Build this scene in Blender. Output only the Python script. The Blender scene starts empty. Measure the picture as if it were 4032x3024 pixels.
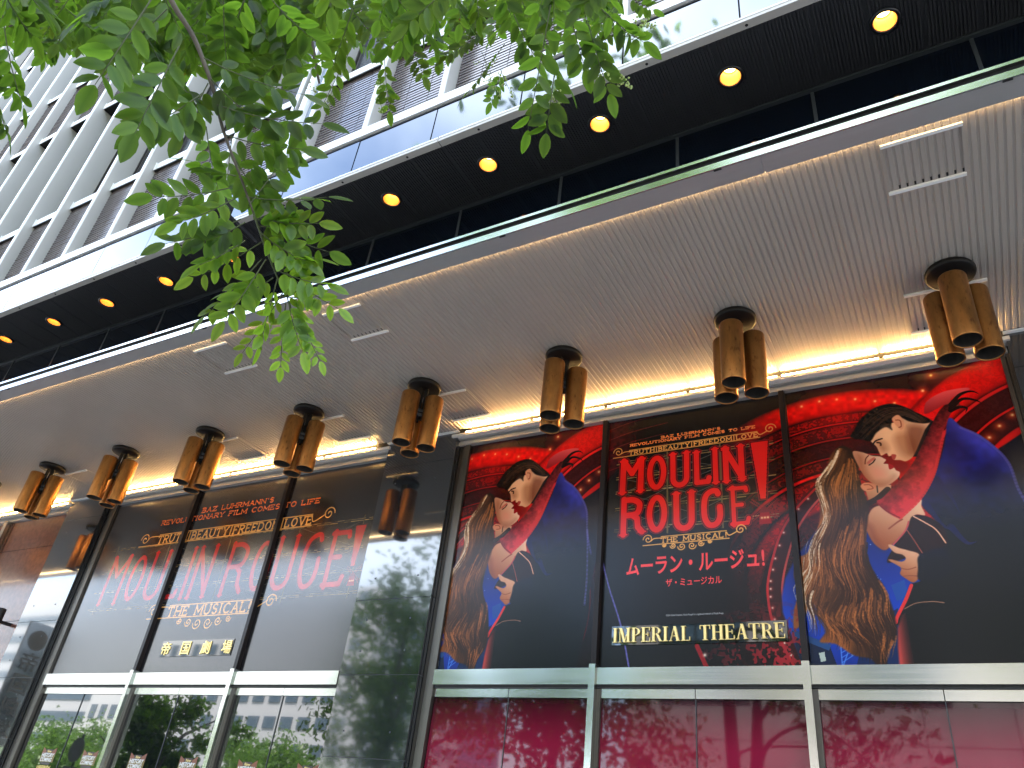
import bpy, math, random
import numpy as np
from mathutils import Vector, Matrix
random.seed(7); RNG = np.random.default_rng(7)
S = bpy.context.scene
COL = S.collection
# ---------------------------------------------------------------- camera, sky, sun, exposure
cam = bpy.data.cameras.new('camera'); cam.lens = 27.054; cam.sensor_width = 36; cam.clip_start = .05; cam.clip_end = 2000
co = bpy.data.objects.new('camera', cam); COL.objects.link(co)
m = Matrix(((0.870447,0.179294,0.458449),(0.480236,-0.513893,-0.710836),(0.108145,0.838909,-0.533420))).to_4x4(); m.translation = (0, -6, 1.6)
co.matrix_world = m; S.camera = co
SUN_EL, SUN_AZ = math.radians(64), math.radians(14)      # azimuth from +Y (behind the building) towards +X
w = bpy.data.worlds.new('World'); S.world = w; w.use_nodes = True
wt = w.node_tree; bgn = wt.nodes['Background']
sky = wt.nodes.new('ShaderNodeTexSky'); sky.sky_type = 'NISHITA'; sky.sun_disc = False
sky.sun_elevation = SUN_EL; sky.sun_rotation = SUN_AZ; sky.air_density = 1.0; sky.dust_density = 2.5; sky.ozone_density = 1.0
# thin high cloud over the blue: the sky is whitened by noise on the sky direction
tc = wt.nodes.new('ShaderNodeTexCoord'); nz = wt.nodes.new('ShaderNodeTexNoise'); nz.inputs['Scale'].default_value = 2.2; nz.inputs['Detail'].default_value = 5
rp = wt.nodes.new('ShaderNodeValToRGB'); rp.color_ramp.elements[0].position = .42; rp.color_ramp.elements[1].position = .68
rp.color_ramp.elements[1].color = (.42, .42, .42, 1)
mx = wt.nodes.new('ShaderNodeMixRGB'); mx.inputs['Color2'].default_value = (9.5, 10.2, 11, 1)
wt.links.new(tc.outputs['Generated'], nz.inputs['Vector']); wt.links.new(nz.outputs['Fac'], rp.inputs['Fac'])
wt.links.new(rp.outputs['Color'], mx.inputs['Fac']); wt.links.new(sky.outputs['Color'], mx.inputs['Color1'])
wt.links.new(mx.outputs['Color'], bgn.inputs['Color']); bgn.inputs['Strength'].default_value = .15
sl = bpy.data.lights.new('sun', 'SUN'); sl.energy = 4.0; sl.angle = math.radians(.53); sl.color = (1, .95, .88)
so = bpy.data.objects.new('sun', sl); COL.objects.link(so)
sd = Vector((math.sin(SUN_AZ)*math.cos(SUN_EL), math.cos(SUN_AZ)*math.cos(SUN_EL), math.sin(SUN_EL)))
so.rotation_euler = sd.to_track_quat('Z', 'Y').to_euler(); so.location = (0, 0, 60)
S.view_settings.view_transform = 'Standard'; S.view_settings.look = 'None'; S.view_settings.gamma = 1
S.view_settings.exposure = 3.15
S.cycles.max_bounces = 8; S.cycles.diffuse_bounces = 4; S.cycles.glossy_bounces = 4; S.cycles.transmission_bounces = 6
S.cycles.sample_clamp_indirect = 6; S.cycles.caustics_reflective = False; S.cycles.caustics_refractive = False

# ---------------------------------------------------------------- helpers
def srgb(c):
    return tuple(x/12.92 if x <= .04045 else ((x+.055)/1.055)**2.4 for x in c)
def pbr(name, col, rough=.5, metal=0., spec=.5, var=0., vscale=6., bump=0., bscale=40., emit=None, estr=0., coat=0., stretch=None, rvar=0.):
    ma = bpy.data.materials.new(name); ma.use_nodes = True; t = ma.node_tree; b = t.nodes['Principled BSDF']
    b.inputs['Base Color'].default_value = (*col, 1); b.inputs['Roughness'].default_value = rough; b.inputs['Metallic'].default_value = metal
    b.inputs['Specular IOR Level'].default_value = spec; b.inputs['Coat Weight'].default_value = coat; b.inputs['Coat Roughness'].default_value = .04
    if emit: b.inputs['Emission Color'].default_value = (*emit, 1); b.inputs['Emission Strength'].default_value = estr
    if var or bump or rvar:
        g = t.nodes.new('ShaderNodeTexCoord'); mp = t.nodes.new('ShaderNodeMapping'); t.links.new(g.outputs['Object'], mp.inputs['Vector'])
        if stretch: mp.inputs['Scale'].default_value = stretch
    if var or rvar:
        n = t.nodes.new('ShaderNodeTexNoise'); n.inputs['Scale'].default_value = vscale; n.inputs['Detail'].default_value = 5; n.inputs['Roughness'].default_value = .6
        t.links.new(mp.outputs['Vector'], n.inputs['Vector'])
    if var:
        r = t.nodes.new('ShaderNodeValToRGB'); r.color_ramp.elements[0].position = .3; r.color_ramp.elements[1].position = .7
        r.color_ramp.elements[0].color = (*[c*(1-var) for c in col], 1); r.color_ramp.elements[1].color = (*[min(1, c*(1+var)) for c in col], 1)
        t.links.new(n.outputs['Fac'], r.inputs['Fac']); t.links.new(r.outputs['Color'], b.inputs['Base Color'])
    if rvar:
        q = t.nodes.new('ShaderNodeMapRange'); q.inputs['To Min'].default_value = max(0, rough-rvar); q.inputs['To Max'].default_value = rough+rvar
        t.links.new(n.outputs['Fac'], q.inputs['Value']); t.links.new(q.outputs['Result'], b.inputs['Roughness'])
    if bump:
        n2 = t.nodes.new('ShaderNodeTexNoise'); n2.inputs['Scale'].default_value = bscale; n2.inputs['Detail'].default_value = 3
        bp = t.nodes.new('ShaderNodeBump'); bp.inputs['Strength'].default_value = bump; bp.inputs['Distance'].default_value = .004
        t.links.new(mp.outputs['Vector'], n2.inputs['Vector']); t.links.new(n2.outputs['Fac'], bp.inputs['Height']); t.links.new(bp.outputs['Normal'], b.inputs['Normal'])
    return ma
class MB:
    def __init__(s): s.v = []; s.f = []; s.sm = []
    def quad(s, a, b, c, d, smooth=False):
        n = len(s.v); s.v += [a, b, c, d]; s.f.append((n, n+1, n+2, n+3)); s.sm.append(smooth)
    def poly(s, pts):
        n = len(s.v); s.v += list(pts); s.f.append(tuple(range(n, n+len(pts)))); s.sm.append(False)
    def box(s, x0, x1, y0, y1, z0, z1):
        n = len(s.v)
        s.v += [(x0,y0,z0),(x1,y0,z0),(x1,y1,z0),(x0,y1,z0),(x0,y0,z1),(x1,y0,z1),(x1,y1,z1),(x0,y1,z1)]
        s.f += [tuple(n+i for i in q) for q in ((0,3,2,1),(4,5,6,7),(0,1,5,4),(1,2,6,5),(2,3,7,6),(3,0,4,7))]; s.sm += [False]*6
    def bar(s, a, b, wd, th, up=(0,0,1)):
        a = Vector(a); b = Vector(b); d = (b-a).normalized(); u = Vector(up); sx = d.cross(u)
        if sx.length < 1e-4: sx = d.cross(Vector((1,0,0)))
        sx.normalize(); sy = sx.cross(d); n = len(s.v)
        for p in (a, b):
            for i, j in ((-1,-1),(1,-1),(1,1),(-1,1)): s.v.append(tuple(p+sx*i*wd/2+sy*j*th/2))
        s.f += [(n,n+3,n+2,n+1),(n+4,n+5,n+6,n+7)]+[(n+i, n+(i+1)%4, n+4+(i+1)%4, n+4+i) for i in range(4)]; s.sm += [False]*6
    def tube(s, path, radii, seg=12, caps=True):
        n0 = len(s.v); P = [Vector(p) for p in path]; k = len(P); ref = Vector((.3,.5,.81)).normalized()
        if not hasattr(radii, '__len__'): radii = [radii]*k
        for i, p in enumerate(P):
            d = (P[min(i+1,k-1)]-P[max(i-1,0)]).normalized(); a = d.cross(ref)
            if a.length < .05: a = d.cross(Vector((1,0,0)))
            a.normalize(); b = d.cross(a)
            for j in range(seg):
                t = 2*math.pi*j/seg; s.v.append(tuple(p+(a*math.cos(t)+b*math.sin(t))*radii[i]))
        for i in range(k-1):
            for j in range(seg):
                s.f.append((n0+i*seg+j, n0+i*seg+(j+1)%seg, n0+(i+1)*seg+(j+1)%seg, n0+(i+1)*seg+j)); s.sm.append(True)
        if caps:
            s.f.append(tuple(n0+j for j in range(seg))[::-1]); s.f.append(tuple(n0+(k-1)*seg+j for j in range(seg))); s.sm += [False, False]
    def lathe(s, prof, c=(0,0), seg=32, smooth=True):
        n0 = len(s.v)
        for r, z in prof:
            for j in range(seg):
                t = 2*math.pi*j/seg; s.v.append((c[0]+r*math.cos(t), c[1]+r*math.sin(t), z))
        for i in range(len(prof)-1):
            for j in range(seg):
                s.f.append((n0+i*seg+j, n0+i*seg+(j+1)%seg, n0+(i+1)*seg+(j+1)%seg, n0+(i+1)*seg+j)); s.sm.append(smooth)
    def build(s, name, mat, parent=None, loc=(0,0,0)):
        me = bpy.data.meshes.new(name); me.from_pydata([tuple(v) for v in s.v], [], s.f); me.materials.append(mat)
        me.polygons.foreach_set('use_smooth', s.sm); me.update()
        o = bpy.data.objects.new(name, me); COL.objects.link(o); o.location = loc
        if parent: o.parent = parent
        return o
def tag(o, label=None, cat=None, group=None, kind=None):
    if label: o['label'] = label
    if cat: o['category'] = cat
    if group: o['group'] = group
    if kind: o['kind'] = kind
    return o
def thing(name, label, cat, loc=(0,0,0), group=None):
    o = bpy.data.objects.new(name, None); COL.objects.link(o); o.location = loc; o.empty_display_size = .1
    return tag(o, label, cat, group)
def copy_tree(o, parent=None):
    c = o.copy(); COL.objects.link(c)
    if parent: c.parent = parent
    for ch in list(o.children): copy_tree(ch, c)
    return c
def part_copy(o, loc):
    c = o.copy(); COL.objects.link(c); c.location = loc
    for ch in list(o.children):
        d = ch.copy(); COL.objects.link(d); d.parent = c
    return c
def label_part(o, l): o['label'] = l; return o
def text_mesh(body, size, width=None, ext=.001, off=0., shear=0., bevel=0.):
    c = bpy.data.curves.new('lettering', 'FONT'); c.body = body; c.size = size; c.extrude = ext; c.offset = off; c.shear = shear; c.bevel_depth = bevel
    c.align_x = 'CENTER'; c.align_y = 'CENTER'; c.resolution_u = 4
    o = bpy.data.objects.new('lettering', c); COL.objects.link(o); bpy.context.view_layer.update()
    me = bpy.data.meshes.new_from_object(o.evaluated_get(bpy.context.evaluated_depsgraph_get()))
    bpy.data.objects.remove(o)
    n = len(me.vertices); a = np.empty(n*3); me.vertices.foreach_get('co', a); a = a.reshape(-1, 3)
    a[:, :2] -= (a[:, :2].max(0)+a[:, :2].min(0))/2
    return me, a
def put_text(name, body, x0, x1, z0, z1, y, mat, parent, ext=.001, off=0., shear=0., fit=True):
    """letters facing -Y filling the box x0..x1, z0..z1"""
    me, a = text_mesh(body, 1., ext=ext, off=off, shear=shear)
    sx = (x1-x0)/(a[:, 0].max()-a[:, 0].min()); sz = (z1-z0)/(a[:, 1].max()-a[:, 1].min())
    b = np.stack([a[:, 0]*sx+(x0+x1)/2, y-a[:, 2], a[:, 1]*sz+(z0+z1)/2], 1)
    me.vertices.foreach_set('co', b.ravel()); me.materials.clear(); me.materials.append(mat); me.update()
    o = bpy.data.objects.new(name, me); COL.objects.link(o)
    if parent: o.parent = parent
    return o

# ---------------------------------------------------------------- materials
M = {}
M['steel'] = pbr('brushed_steel', (.56, .56, .52), .16, 1., var=.06, vscale=3, stretch=(.4, 1, 30), rvar=.06)
M['dark_steel'] = pbr('bronze_anodised', (.105, .095, .082), .36, .8, var=.1, vscale=3, stretch=(20, 20, .4))
M['black'] = pbr('black_paint', (.012, .012, .013), .45)
M['ceil'] = pbr('grey_painted_metal', (.37, .332, .288), .36, 0., var=.05, vscale=1.2, spec=.5)
M['border'] = pbr('grey_satin_metal', (.40, .39, .375), .3, .35, var=.04, vscale=2, stretch=(.5, 4, 1))
M['soffit'] = pbr('black_ribbed_metal', (.026, .026, .028), .5, var=.25, vscale=60)
M['navyglass'] = pbr('dark_navy_glass', (.001, .0025, .006), .05, spec=.55)
M['seam'] = pbr('grey_seal', (.028, .032, .034), .4)
M['skyglass'] = pbr('tinted_mirror_glass', (.150, .160, .168), .045, 1., var=.03, vscale=1.4, rvar=.02)
M['beige'] = pbr('beige_metal', (.47, .44, .40), .42, .1, var=.07, vscale=3, stretch=(.6, 3, 3))
M['white'] = pbr('white_aluminium', (.78, .78, .76), .38, .0, var=.04, vscale=2)
M['fin'] = pbr('grey_aluminium', (.46, .445, .405), .36, .15, var=.06, vscale=.8, stretch=(1, 1, .35))
M['tile'] = pbr('brown_glazed_tile', (.098, .072, .060), .2, 0, spec=.8, var=.22, vscale=7, rvar=.06, bump=.25, bscale=25)
M['joint'] = pbr('dark_joint', (.02, .017, .016), .8)
M['window'] = pbr('smoked_window_glass', (.10, .11, .12), .06, .35, spec=.6)
M['granite'] = pbr('polished_black_granite', (.012, .015, .018), .085, spec=.75, var=.5, vscale=160, rvar=.02, coat=1.)
M['granite'].node_tree.nodes['Principled BSDF'].inputs['Coat IOR'].default_value = 1.72
M['redstone'] = pbr('red_brown_stone', (.15, .062, .042), .2, spec=.5, var=.25, vscale=14, coat=.15)
M['glass'] = pbr('dark_door_glass', (.006, .007, .008), .012, spec=1., coat=.9)
M['copper'] = None
M['brass_in'] = pbr('dark_tube_inside', (.03, .025, .02), .5)
M['plate'] = pbr('blackened_metal', (.0065, .006, .0055), .55, 0., spec=.22, var=.3, vscale=20)
M['led'] = pbr('lit_strip_lens', (1, .9, .75), .4, emit=(1, .58, .20), estr=36)
M['ledwhite'] = pbr('strip_housing', (.62, .58, .54), .35)
M['gold'] = pbr('gilded_letters', (.83, .62, .24), .3, .75, var=.05, vscale=12)
M['blackglass'] = pbr('black_glass_plate', (.006, .008, .006), .03, spec=.9, coat=.6)

# ================================================================ THE BUILDING
XL, XR = -24.0, 3.6
B = thing('theatre_building', 'dark theatre front with grey canopy ceiling and finned upper storeys', 'building', (0, 0, 0))
def part(name, mb, mat, loc=(0,0,0), parent=None): return mb.build(name, mat, parent or B, loc)
# massing that carries the storeys and shades the street
b = MB(); b.box(XL-12, 16, -2.49, 16, 6.82, 23.6); part('upper_wall', b, M['joint'])
b = MB(); b.box(XL-12, 16, .45, 16, 0, 6.55); part('ground_floor_wall', b, M['black'])
b = MB(); b.box(XL, XR+8, -2.05, .45, 5.60, 6.55); part('canopy_core', b, M['black'])
# --- ribbed canopy ceiling (trapezoid ribs running away from the street)
ZC = 5.545; P = .0447
b = MB(); x = XL
prof = ((0, 0), (.55, 0), (.64, .006), (.91, .006))
k = int((XR+4-XL)/P)
for y in (-2.42, -.135):
    for i in range(k):
        for fx, dz in prof: b.v.append((XL+(i+fx)*P, y, ZC+dz))
n = 4*k
for i in range(n-1): b.f.append((i, i+1, n+i+1, n+i)); b.sm.append(False)
part('canopy_ceiling', b, M['ceil'])
b = MB(); b.box(XL, XR+4, -2.42, -.02, 5.575, 5.60); part('ceiling_back', b, M['black'])
# --- canopy edge
b = MB(); x = -24.6
while x < XR+4:
    b.box(x, x+2.3985, -2.58, -2.432, 5.515, 5.545); x += 2.4
part('canopy_border', b, M['border'])
b = MB(); b.box(XL, XR+4, -2.59, -2.582, 5.515, 5.568); b.box(XL, XR+4, -2.60, -2.575, 5.608, 5.632)
part('canopy_fascia', b, M['steel'])
b = MB(); b.box(XL, XR+4, -2.578, -2.50, 5.5455, 5.607); b.box(XL, XR+4, -2.50, -2.05, 5.56, 5.60); part('canopy_recess', b, M['plate'])
b = MB(); b.box(0, .05, -.007, .007, -.002, .0018); ds = None
x = -15.2
while x < XR+1:
    if ds is None: ds = part('drip_slot', b, M['black'], (x, -2.577, 5.513))
    else: part_copy(ds, (x, -2.577, 5.513))
    x += .53*3
b = MB(); b.tube([(XL, -2.424, 5.536), (XR+3, -2.424, 5.536)], .0045, 6); part('edge_strip_light', b, pbr('lit_edge_strip', (1, .8, .5), .5, emit=(1, .68, .34), estr=5))
# --- dark glass band above the canopy, panes about a metre wide
YG = -2.089; HS = 6.5866
gx = [.72-1.0045*i for i in range(-3, 25)]
g0 = MB(); g0.box(-.4975, .4975, 0, .02, -.482, .482)
gp = None
for i in range(len(gx)-1):
    if gp is None: gp = part('clerestory_pane', g0, M['navyglass'], ((gx[i]+gx[i+1])/2, YG, 6.082)); c = gp
    else: c = part_copy(gp, ((gx[i]+gx[i+1])/2, YG, 6.082))
    c.rotation_euler = (random.uniform(-.003, .003), 0, random.uniform(-.004, .004))
b = MB()
for x in gx: b.box(x-.012, x+.012, YG-.006, YG+.018, 5.60, HS-.022)
b.box(XL, XR+4, YG-.03, YG+.03, HS-.021, HS-.002); part('clerestory_seal', b, M['seam'])
# --- black ribbed soffit with round holes for the downlights
DLX = [.244-1.0195*i for i in range(-3, 24)]; DLY = -2.44; DR = .088
SY0, SY1 = -2.758, YG
b = MB(); yb0, yb1 = DLY-.13, DLY+.13
b.quad((XL,SY0,HS),(XL,yb0,HS),(XR+4,yb0,HS),(XR+4,SY0,HS)); b.quad((XL,yb1,HS),(XL,SY1,HS),(XR+4,SY1,HS),(XR+4,yb1,HS))
xs = sorted(DLX); prev = XL
for xd in xs:
    b.quad((prev,yb0,HS),(prev,yb1,HS),(xd-.13,yb1,HS),(xd-.13,yb0,HS)); prev = xd+.13
    N = 32; n0 = len(b.v)
    for j in range(N):
        t = 2*math.pi*j/N; c_, s_ = math.cos(t), math.sin(t); q = .13/max(abs(c_), abs(s_))
        b.v.append((xd+DR*c_, DLY+DR*s_, HS)); b.v.append((xd+q*c_, DLY+q*s_, HS))
    for j in range(N):
        a = n0+2*j; d = n0+2*((j+1) % N); b.f.append((a, a+1, d+1, d)); b.sm.append(False)
b.quad((prev,yb0,HS),(prev,yb1,HS),(XR+4,yb1,HS),(XR+4,yb0,HS))
x = XL+.01; j = 0
while x < XR+3.9:
    j += 1; wd = .013
    if j % 14 == 0: x += .023; continue
    near = min(xs, key=lambda q: abs(q-x)); dx = abs(x-near)
    if dx < DR+.012:
        h = math.sqrt(max((DR+.014)**2-dx*dx, 0))
        b.box(x, x+wd, SY0, DLY-h, HS-.008, HS-.0005); b.box(x, x+wd, DLY+h, SY1-.035, HS-.008, HS-.0005)
    else: b.box(x, x+wd, SY0, SY1-.035, HS-.008, HS-.0005)
    x += .023
part('ribbed_soffit', b, M['soffit'])
# --- upper front: trim, sky-reflecting glass spandrels, ledge
YF = -2.821
b = MB(); x = -24.0-.32
JX = []
while x < XR+4: b.box(x, x+4.24, YF, SY0-.001, HS-.004, HS+.03); JX.append(x+4.25); x += 4.25
part('soffit_border', b, M['beige'])
b = MB()
for x in np.arange(XL, XR+4, .71): b.lathe([(.001, HS-.0075), (.009, HS-.0075), (.011, HS-.0042)], (x, YF+.035), 10)
part('border_screw', b, M['plate'])
b = MB(); x = -24.32
while x < XR+4: b.box(x, x+4.24, YF-.004, YF+.02, HS+.0305, HS+.046); x += 4.25
part('lower_trim', b, M['white'])
sx0 = [-.603-.8535*i for i in range(-5, 6)]; sx1 = [-5.14-.8575*i for i in range(0, 22)]
seams = sorted(sx0+sx1)
pane = {}
for i in range(len(seams)-1):
    wd = seams[i+1]-seams[i]; key = round(wd, 3); cx = (seams[i]+seams[i+1])/2
    if key not in pane:
        q = MB(); q.box(-wd/2+.006, wd/2-.006, 0, .012, -.197, .197)
        pane[key] = part('spandrel_glass', q, M['skyglass'], (cx, YF+.004, 6.841)); c = pane[key]
    else: c = part_copy(pane[key], (cx, YF+.004, 6.841))
    c.rotation_euler = (random.uniform(-.004, .004), 0, random.uniform(-.004, .004))
b = MB(); b.box(XL, XR+4, YF+.02, YF+.06, HS+.047, 7.10); b.box(XL, XR+4, YF+.006, YF+.02, 7.062, 7.072); part('spandrel_backing', b, M['plate'])
b = MB(); b.box(XL, XR+4, YF-.006, YF+.30, 7.102, 7.215); part('window_ledge', b, M['white'])
# --- fins, louvred tile panels, windows, sills
fx0 = [-2.315-.8535*i for i in range(-6, 4)]; fx1 = [-5.232-.8535*i for i in range(0, 23)]
fins = sorted(fx0+fx1)
ZT = 23.4
q = MB(); q.box(-.024, .024, YF-.004, YF+.012, 7.216, ZT); fe = None
q2 = MB()
# the fin's cheek curves back a little: a gentle S in plan
NS = 8
for sgn in (-1, 1):
    for i in range(NS):
        t0, t1 = i/NS, (i+1)/NS
        f = lambda t: .024-.006*math.sin(t*math.pi)
        a = (sgn*f(t0), YF+.012+t0*.42, 7.216); c = (sgn*f(t1), YF+.012+t1*.42, 7.216)
        if sgn > 0: q2.quad(a, c, (c[0], c[1], ZT), (a[0], a[1], ZT), True)
        else: q2.quad(c, a, (a[0], a[1], ZT), (c[0], c[1], ZT), True)
fin = None
for x in fins:
    if fin is None:
        fin = part('facade_fin', q2, M['fin'], (x, 0, 0)); q.build('fin_nosing', M['white'], fin)  # white front edge: skylight on the fin front put into its colour
    else: part_copy(fin, (x, 0, 0))
# expansion joint pier between the two runs of fins
b = MB(); b.box(-5.19, -4.93, YF+.05, YF+.4, 7.216, ZT); part('joint_pier', b, pbr('blue_grey_panel', (.30, .36, .45), .2, .3))
b = MB(); b.box(-5.12, -5.04, YF-.004, YF+.05, 7.216, ZT); part('downpipe', b, M['white'])
YT = YF+.135; YW = YF+.285
def tile_panel(z0, z1):
    q = MB(); n = int(round((z1-z0)/.0415)); h = (z1-z0)/n; ww = .8535-.05
    for i in range(n):
        for j in range(3):
            x0 = -ww/2+j*ww/3; a = random.uniform(-.0015, .0015); c = random.uniform(-.0012, .0012)
            zz = z0+i*h
            q.box(x0+.003, x0+ww/3-.003, YT+a, YT+.02, zz+.0130, zz+h-.0005)
            k0 = len(q.v)-8
            for vi in (0, 1): q.v[k0+vi] = (q.v[k0+vi][0], q.v[k0+vi][1]-.002, q.v[k0+vi][2])
    return q
zones = [(7.30, 8.436, 8.546), (11.07, 12.45, 12.56), (15.08, 16.46, 16.57), (19.09, 20.47, 20.58)]
wz = [(8.32, 10.62), (12.2, 14.5), (16.08, 18.38), (19.96, 22.2)]
rng = [(-14.2, 1.9), (-18.5, -2.5), (-24, -7.5), (-24, -9)]
bays = [(fins[i]+fins[i+1])/2 for i in range(len(fins)-1) if fins[i+1]-fins[i] > .6]
bb = MB(); bj = MB()
for zi, (z0, z1, zs) in enumerate(zones):
    tp = None; cnt = 0
    for cx in bays:
        if not rng[zi][0] < cx < rng[zi][1]: continue
        if tp is None: tp = part('tile_panel', tile_panel(z0, z1), M['tile'], (cx, 0, 0))
        else: part_copy(tp, (cx, 0, 0))
    bb.box(XL, XR+4, YT+.021, YT+.05, z0-(.08 if zi == 0 else 0), z1)
part('panel_backing', bb, M['joint'])
sill = None; win = None
for zi, (z0, z1, zs) in enumerate(zones):
    for cx in bays:
        if not rng[zi][0]-.9 < cx < rng[zi][1]+.4: continue
        for zz in ([z1] if zi == 0 else [z0-.11, z1]):
            if sill is None:
                q = MB(); q.box(-.40, .40, YT-.028, YW-.001, .002, .110); q.box(-.4015, -.390, YT-.040, YT-.0285, -.012, .122)
                sill = part('window_sill', q, M['white'], (cx, 0, zz))
                q = MB(); q.box(-.40, .40, YT-.022, YW-.001, -.014, .0015); q.build('sill_underside', M['plate'], sill)  # dark plate: the shade beneath the sill put in as colour
            else: part_copy(sill, (cx, 0, zz))
        if win is None:
            a, c = 0, 2.3
            q = MB(); q.box(-.40, .40, YW, YW+.02, 0, 2.41); win = part('window', q, M['window'], (cx, 0, zs))
            q = MB(); q.box(-.40, -.385, YW-.03, YW-.001, 0, 2.41); q.box(-.36, -.345, YW-.02, YW-.001, 0, 2.41); q.box(.385, .40, YW-.03, YW-.001, 0, 2.41); q.build('window_frame', M['dark_steel'], win)
        else: part_copy(win, (cx, 0, zs))
# --- ground floor: granite columns
def column(x0, x1, joints=(0, 1.59, 2.31, 3.02, 3.74, 5.22, 5.57)):
    q = MB()
    for i in range(len(joints)-1):
        q.box(x0, x1, -.10, .06, joints[i]+.003, joints[i+1]-.003)
    o = part('granite_column', q, M['granite'])
    q = MB(); q.box(x0+.004, x1-.004, -.094, .05, 0, 5.56); q.build('column_joint', M['seam'], o)
    q = MB()
    for i in range(len(joints)-1):
        for zz in (joints[i]+.22, joints[i+1]-.2):
            for xx in (x0+.2, x1-.2):
                if 1.5 < zz < 5.2: q.bar((xx, -.1, zz), (xx, -.104, zz), .014, .014)
    q.build('fixing_plug', M['seam'], o)
    q = MB(); q.box(x0-.01, x1+.02, -.134, -.098, 5.532, 5.543); q.build('head_trim', M['white'], o)
column(-5.34, -4.41); column(-11.26, -10.37); column(.66, 1.62)
# --- head trim above the posters, light battens
def head(x0, x1):
    q = MB()
    q.box(x0, x1, -.055, .0, 5.395, 5.43); q.box(x0, x1, -.035, .0, 5.431, 5.455); q.box(x0, x1, -.075, .0, 5.456, 5.468)
    o = part('head_trim', q, M['dark_steel'])
    o.data.materials.clear(); o.data.materials.append(M['border'])
    q = MB(); q.box(x0-.05, x1+.03, -.125, -.03, 5.469, 5.500); q.build('light_shelf', M['ledwhite'], o)
head(-4.42, .655); head(-10.36, -5.345); head(-20, -11.265)
b = MB(); b.box(XL, XR+4, -.134, -.02, 5.56, 5.574); part('light_cove', b, M['black'])
# --- jambs, mullions, transoms, doors
def jamb(x0, x1, y0=-.02):
    q = MB(); q.box(x0, x0+.028, y0, .05, 0, 5.46); q.box(x0+.036, x0+.066, y0-.004, .05, 0, 5.46); q.box(x0+.072, x1, y0-.012, .05, 0, 5.46); part('door_jamb', q, M['dark_steel'])
    q = MB(); q.box(x0-.02, x1, y0+.03, .06, 0, 5.5); part('jamb_shadow_gap', q, M['black'])
jamb(-4.405, -4.275); jamb(-10.355, -10.20); jamb(.60, .66, -.03); jamb(-5.40, -5.342)
def bay(xs, glassmat, red):
    for i in range(len(xs)-1):
        x0, x1 = xs[i][1], xs[i+1][0]
        q = MB(); q.box(x0, x1, -.05, .03, 2.945, 3.074); part('transom', q, M['steel'])
        q = MB(); q.box(x0, x1, -.02, .03, 2.925, 2.944); part('track_gap', q, M['black'])
        xm = (x0+x1)/2 if not red or i != 0 else -3.505
        for (a, c) in ((x0+.002, xm-.003), (xm+.003, x1-.002)):
            q = MB(); q.box(a, c, .018, .032, .1, 2.85); o = part('door', q, glassmat)
            q = MB(); q.box(a, c, .0, .033, 2.851, 2.922); q.build('top_rail', M['steel'], o)
        q = MB(); q.box(xm-.003, xm+.003, .010, .03, .1, 2.85); part('door_edge', q, M['seam'])
    for i in range(1, len(xs)-1):
        a, c = xs[i]
        q = MB(); q.box(a, c, -.075, .03, 0, 3.10); part('mullion', q, M['steel'])
        q = MB(); q.box(a+.004, c-.004, -.055, .02, 3.101, 5.40); part('upper_mullion', q, M['filmdark'])
        q = MB(); q.box(c, c+.03, -.012, .03, 0, 2.92); part('door_stop', q, M['dark_steel'])
M['filmdark'] = pbr('dark_wrap_film', (.014, .010, .0095), .3, spec=.22, var=.2, vscale=3)
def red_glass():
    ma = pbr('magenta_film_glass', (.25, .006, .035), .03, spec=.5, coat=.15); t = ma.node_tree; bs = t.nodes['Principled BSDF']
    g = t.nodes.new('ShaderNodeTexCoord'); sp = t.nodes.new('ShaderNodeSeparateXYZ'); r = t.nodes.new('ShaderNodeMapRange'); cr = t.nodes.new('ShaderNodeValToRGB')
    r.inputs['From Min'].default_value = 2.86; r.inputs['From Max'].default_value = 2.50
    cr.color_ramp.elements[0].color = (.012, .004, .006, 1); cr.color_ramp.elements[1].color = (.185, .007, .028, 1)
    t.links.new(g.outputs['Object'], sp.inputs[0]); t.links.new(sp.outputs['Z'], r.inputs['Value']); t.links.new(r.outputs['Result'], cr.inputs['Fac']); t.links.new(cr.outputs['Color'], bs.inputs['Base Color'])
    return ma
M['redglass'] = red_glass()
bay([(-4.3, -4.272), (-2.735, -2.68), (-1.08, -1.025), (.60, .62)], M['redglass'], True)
bay([(-10.3, -10.198), (-8.535, -8.48), (-6.885, -6.83), (-5.40, -5.38)], M['glass'], False)
# --- far-left bay of red-brown stone behind a steel mullion
b = MB()
for i, (z0, z1) in enumerate(((0, 1.6), (1.606, 2.7), (2.706, 3.8), (3.806, 4.9), (4.906, 5.39))):
    for x0 in (-20, -18.2, -16.4, -14.6, -12.78):
        b.box(x0+.003, min(x0+1.797, -11.27), -.004, .05, z0, z1)
part('stone_cladding', b, M['redstone'])
b = MB(); b.box(-12.93, -12.84, -.09, .0, 0, 5.40); part('stone_bay_mullion', b, M['steel'])
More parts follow.
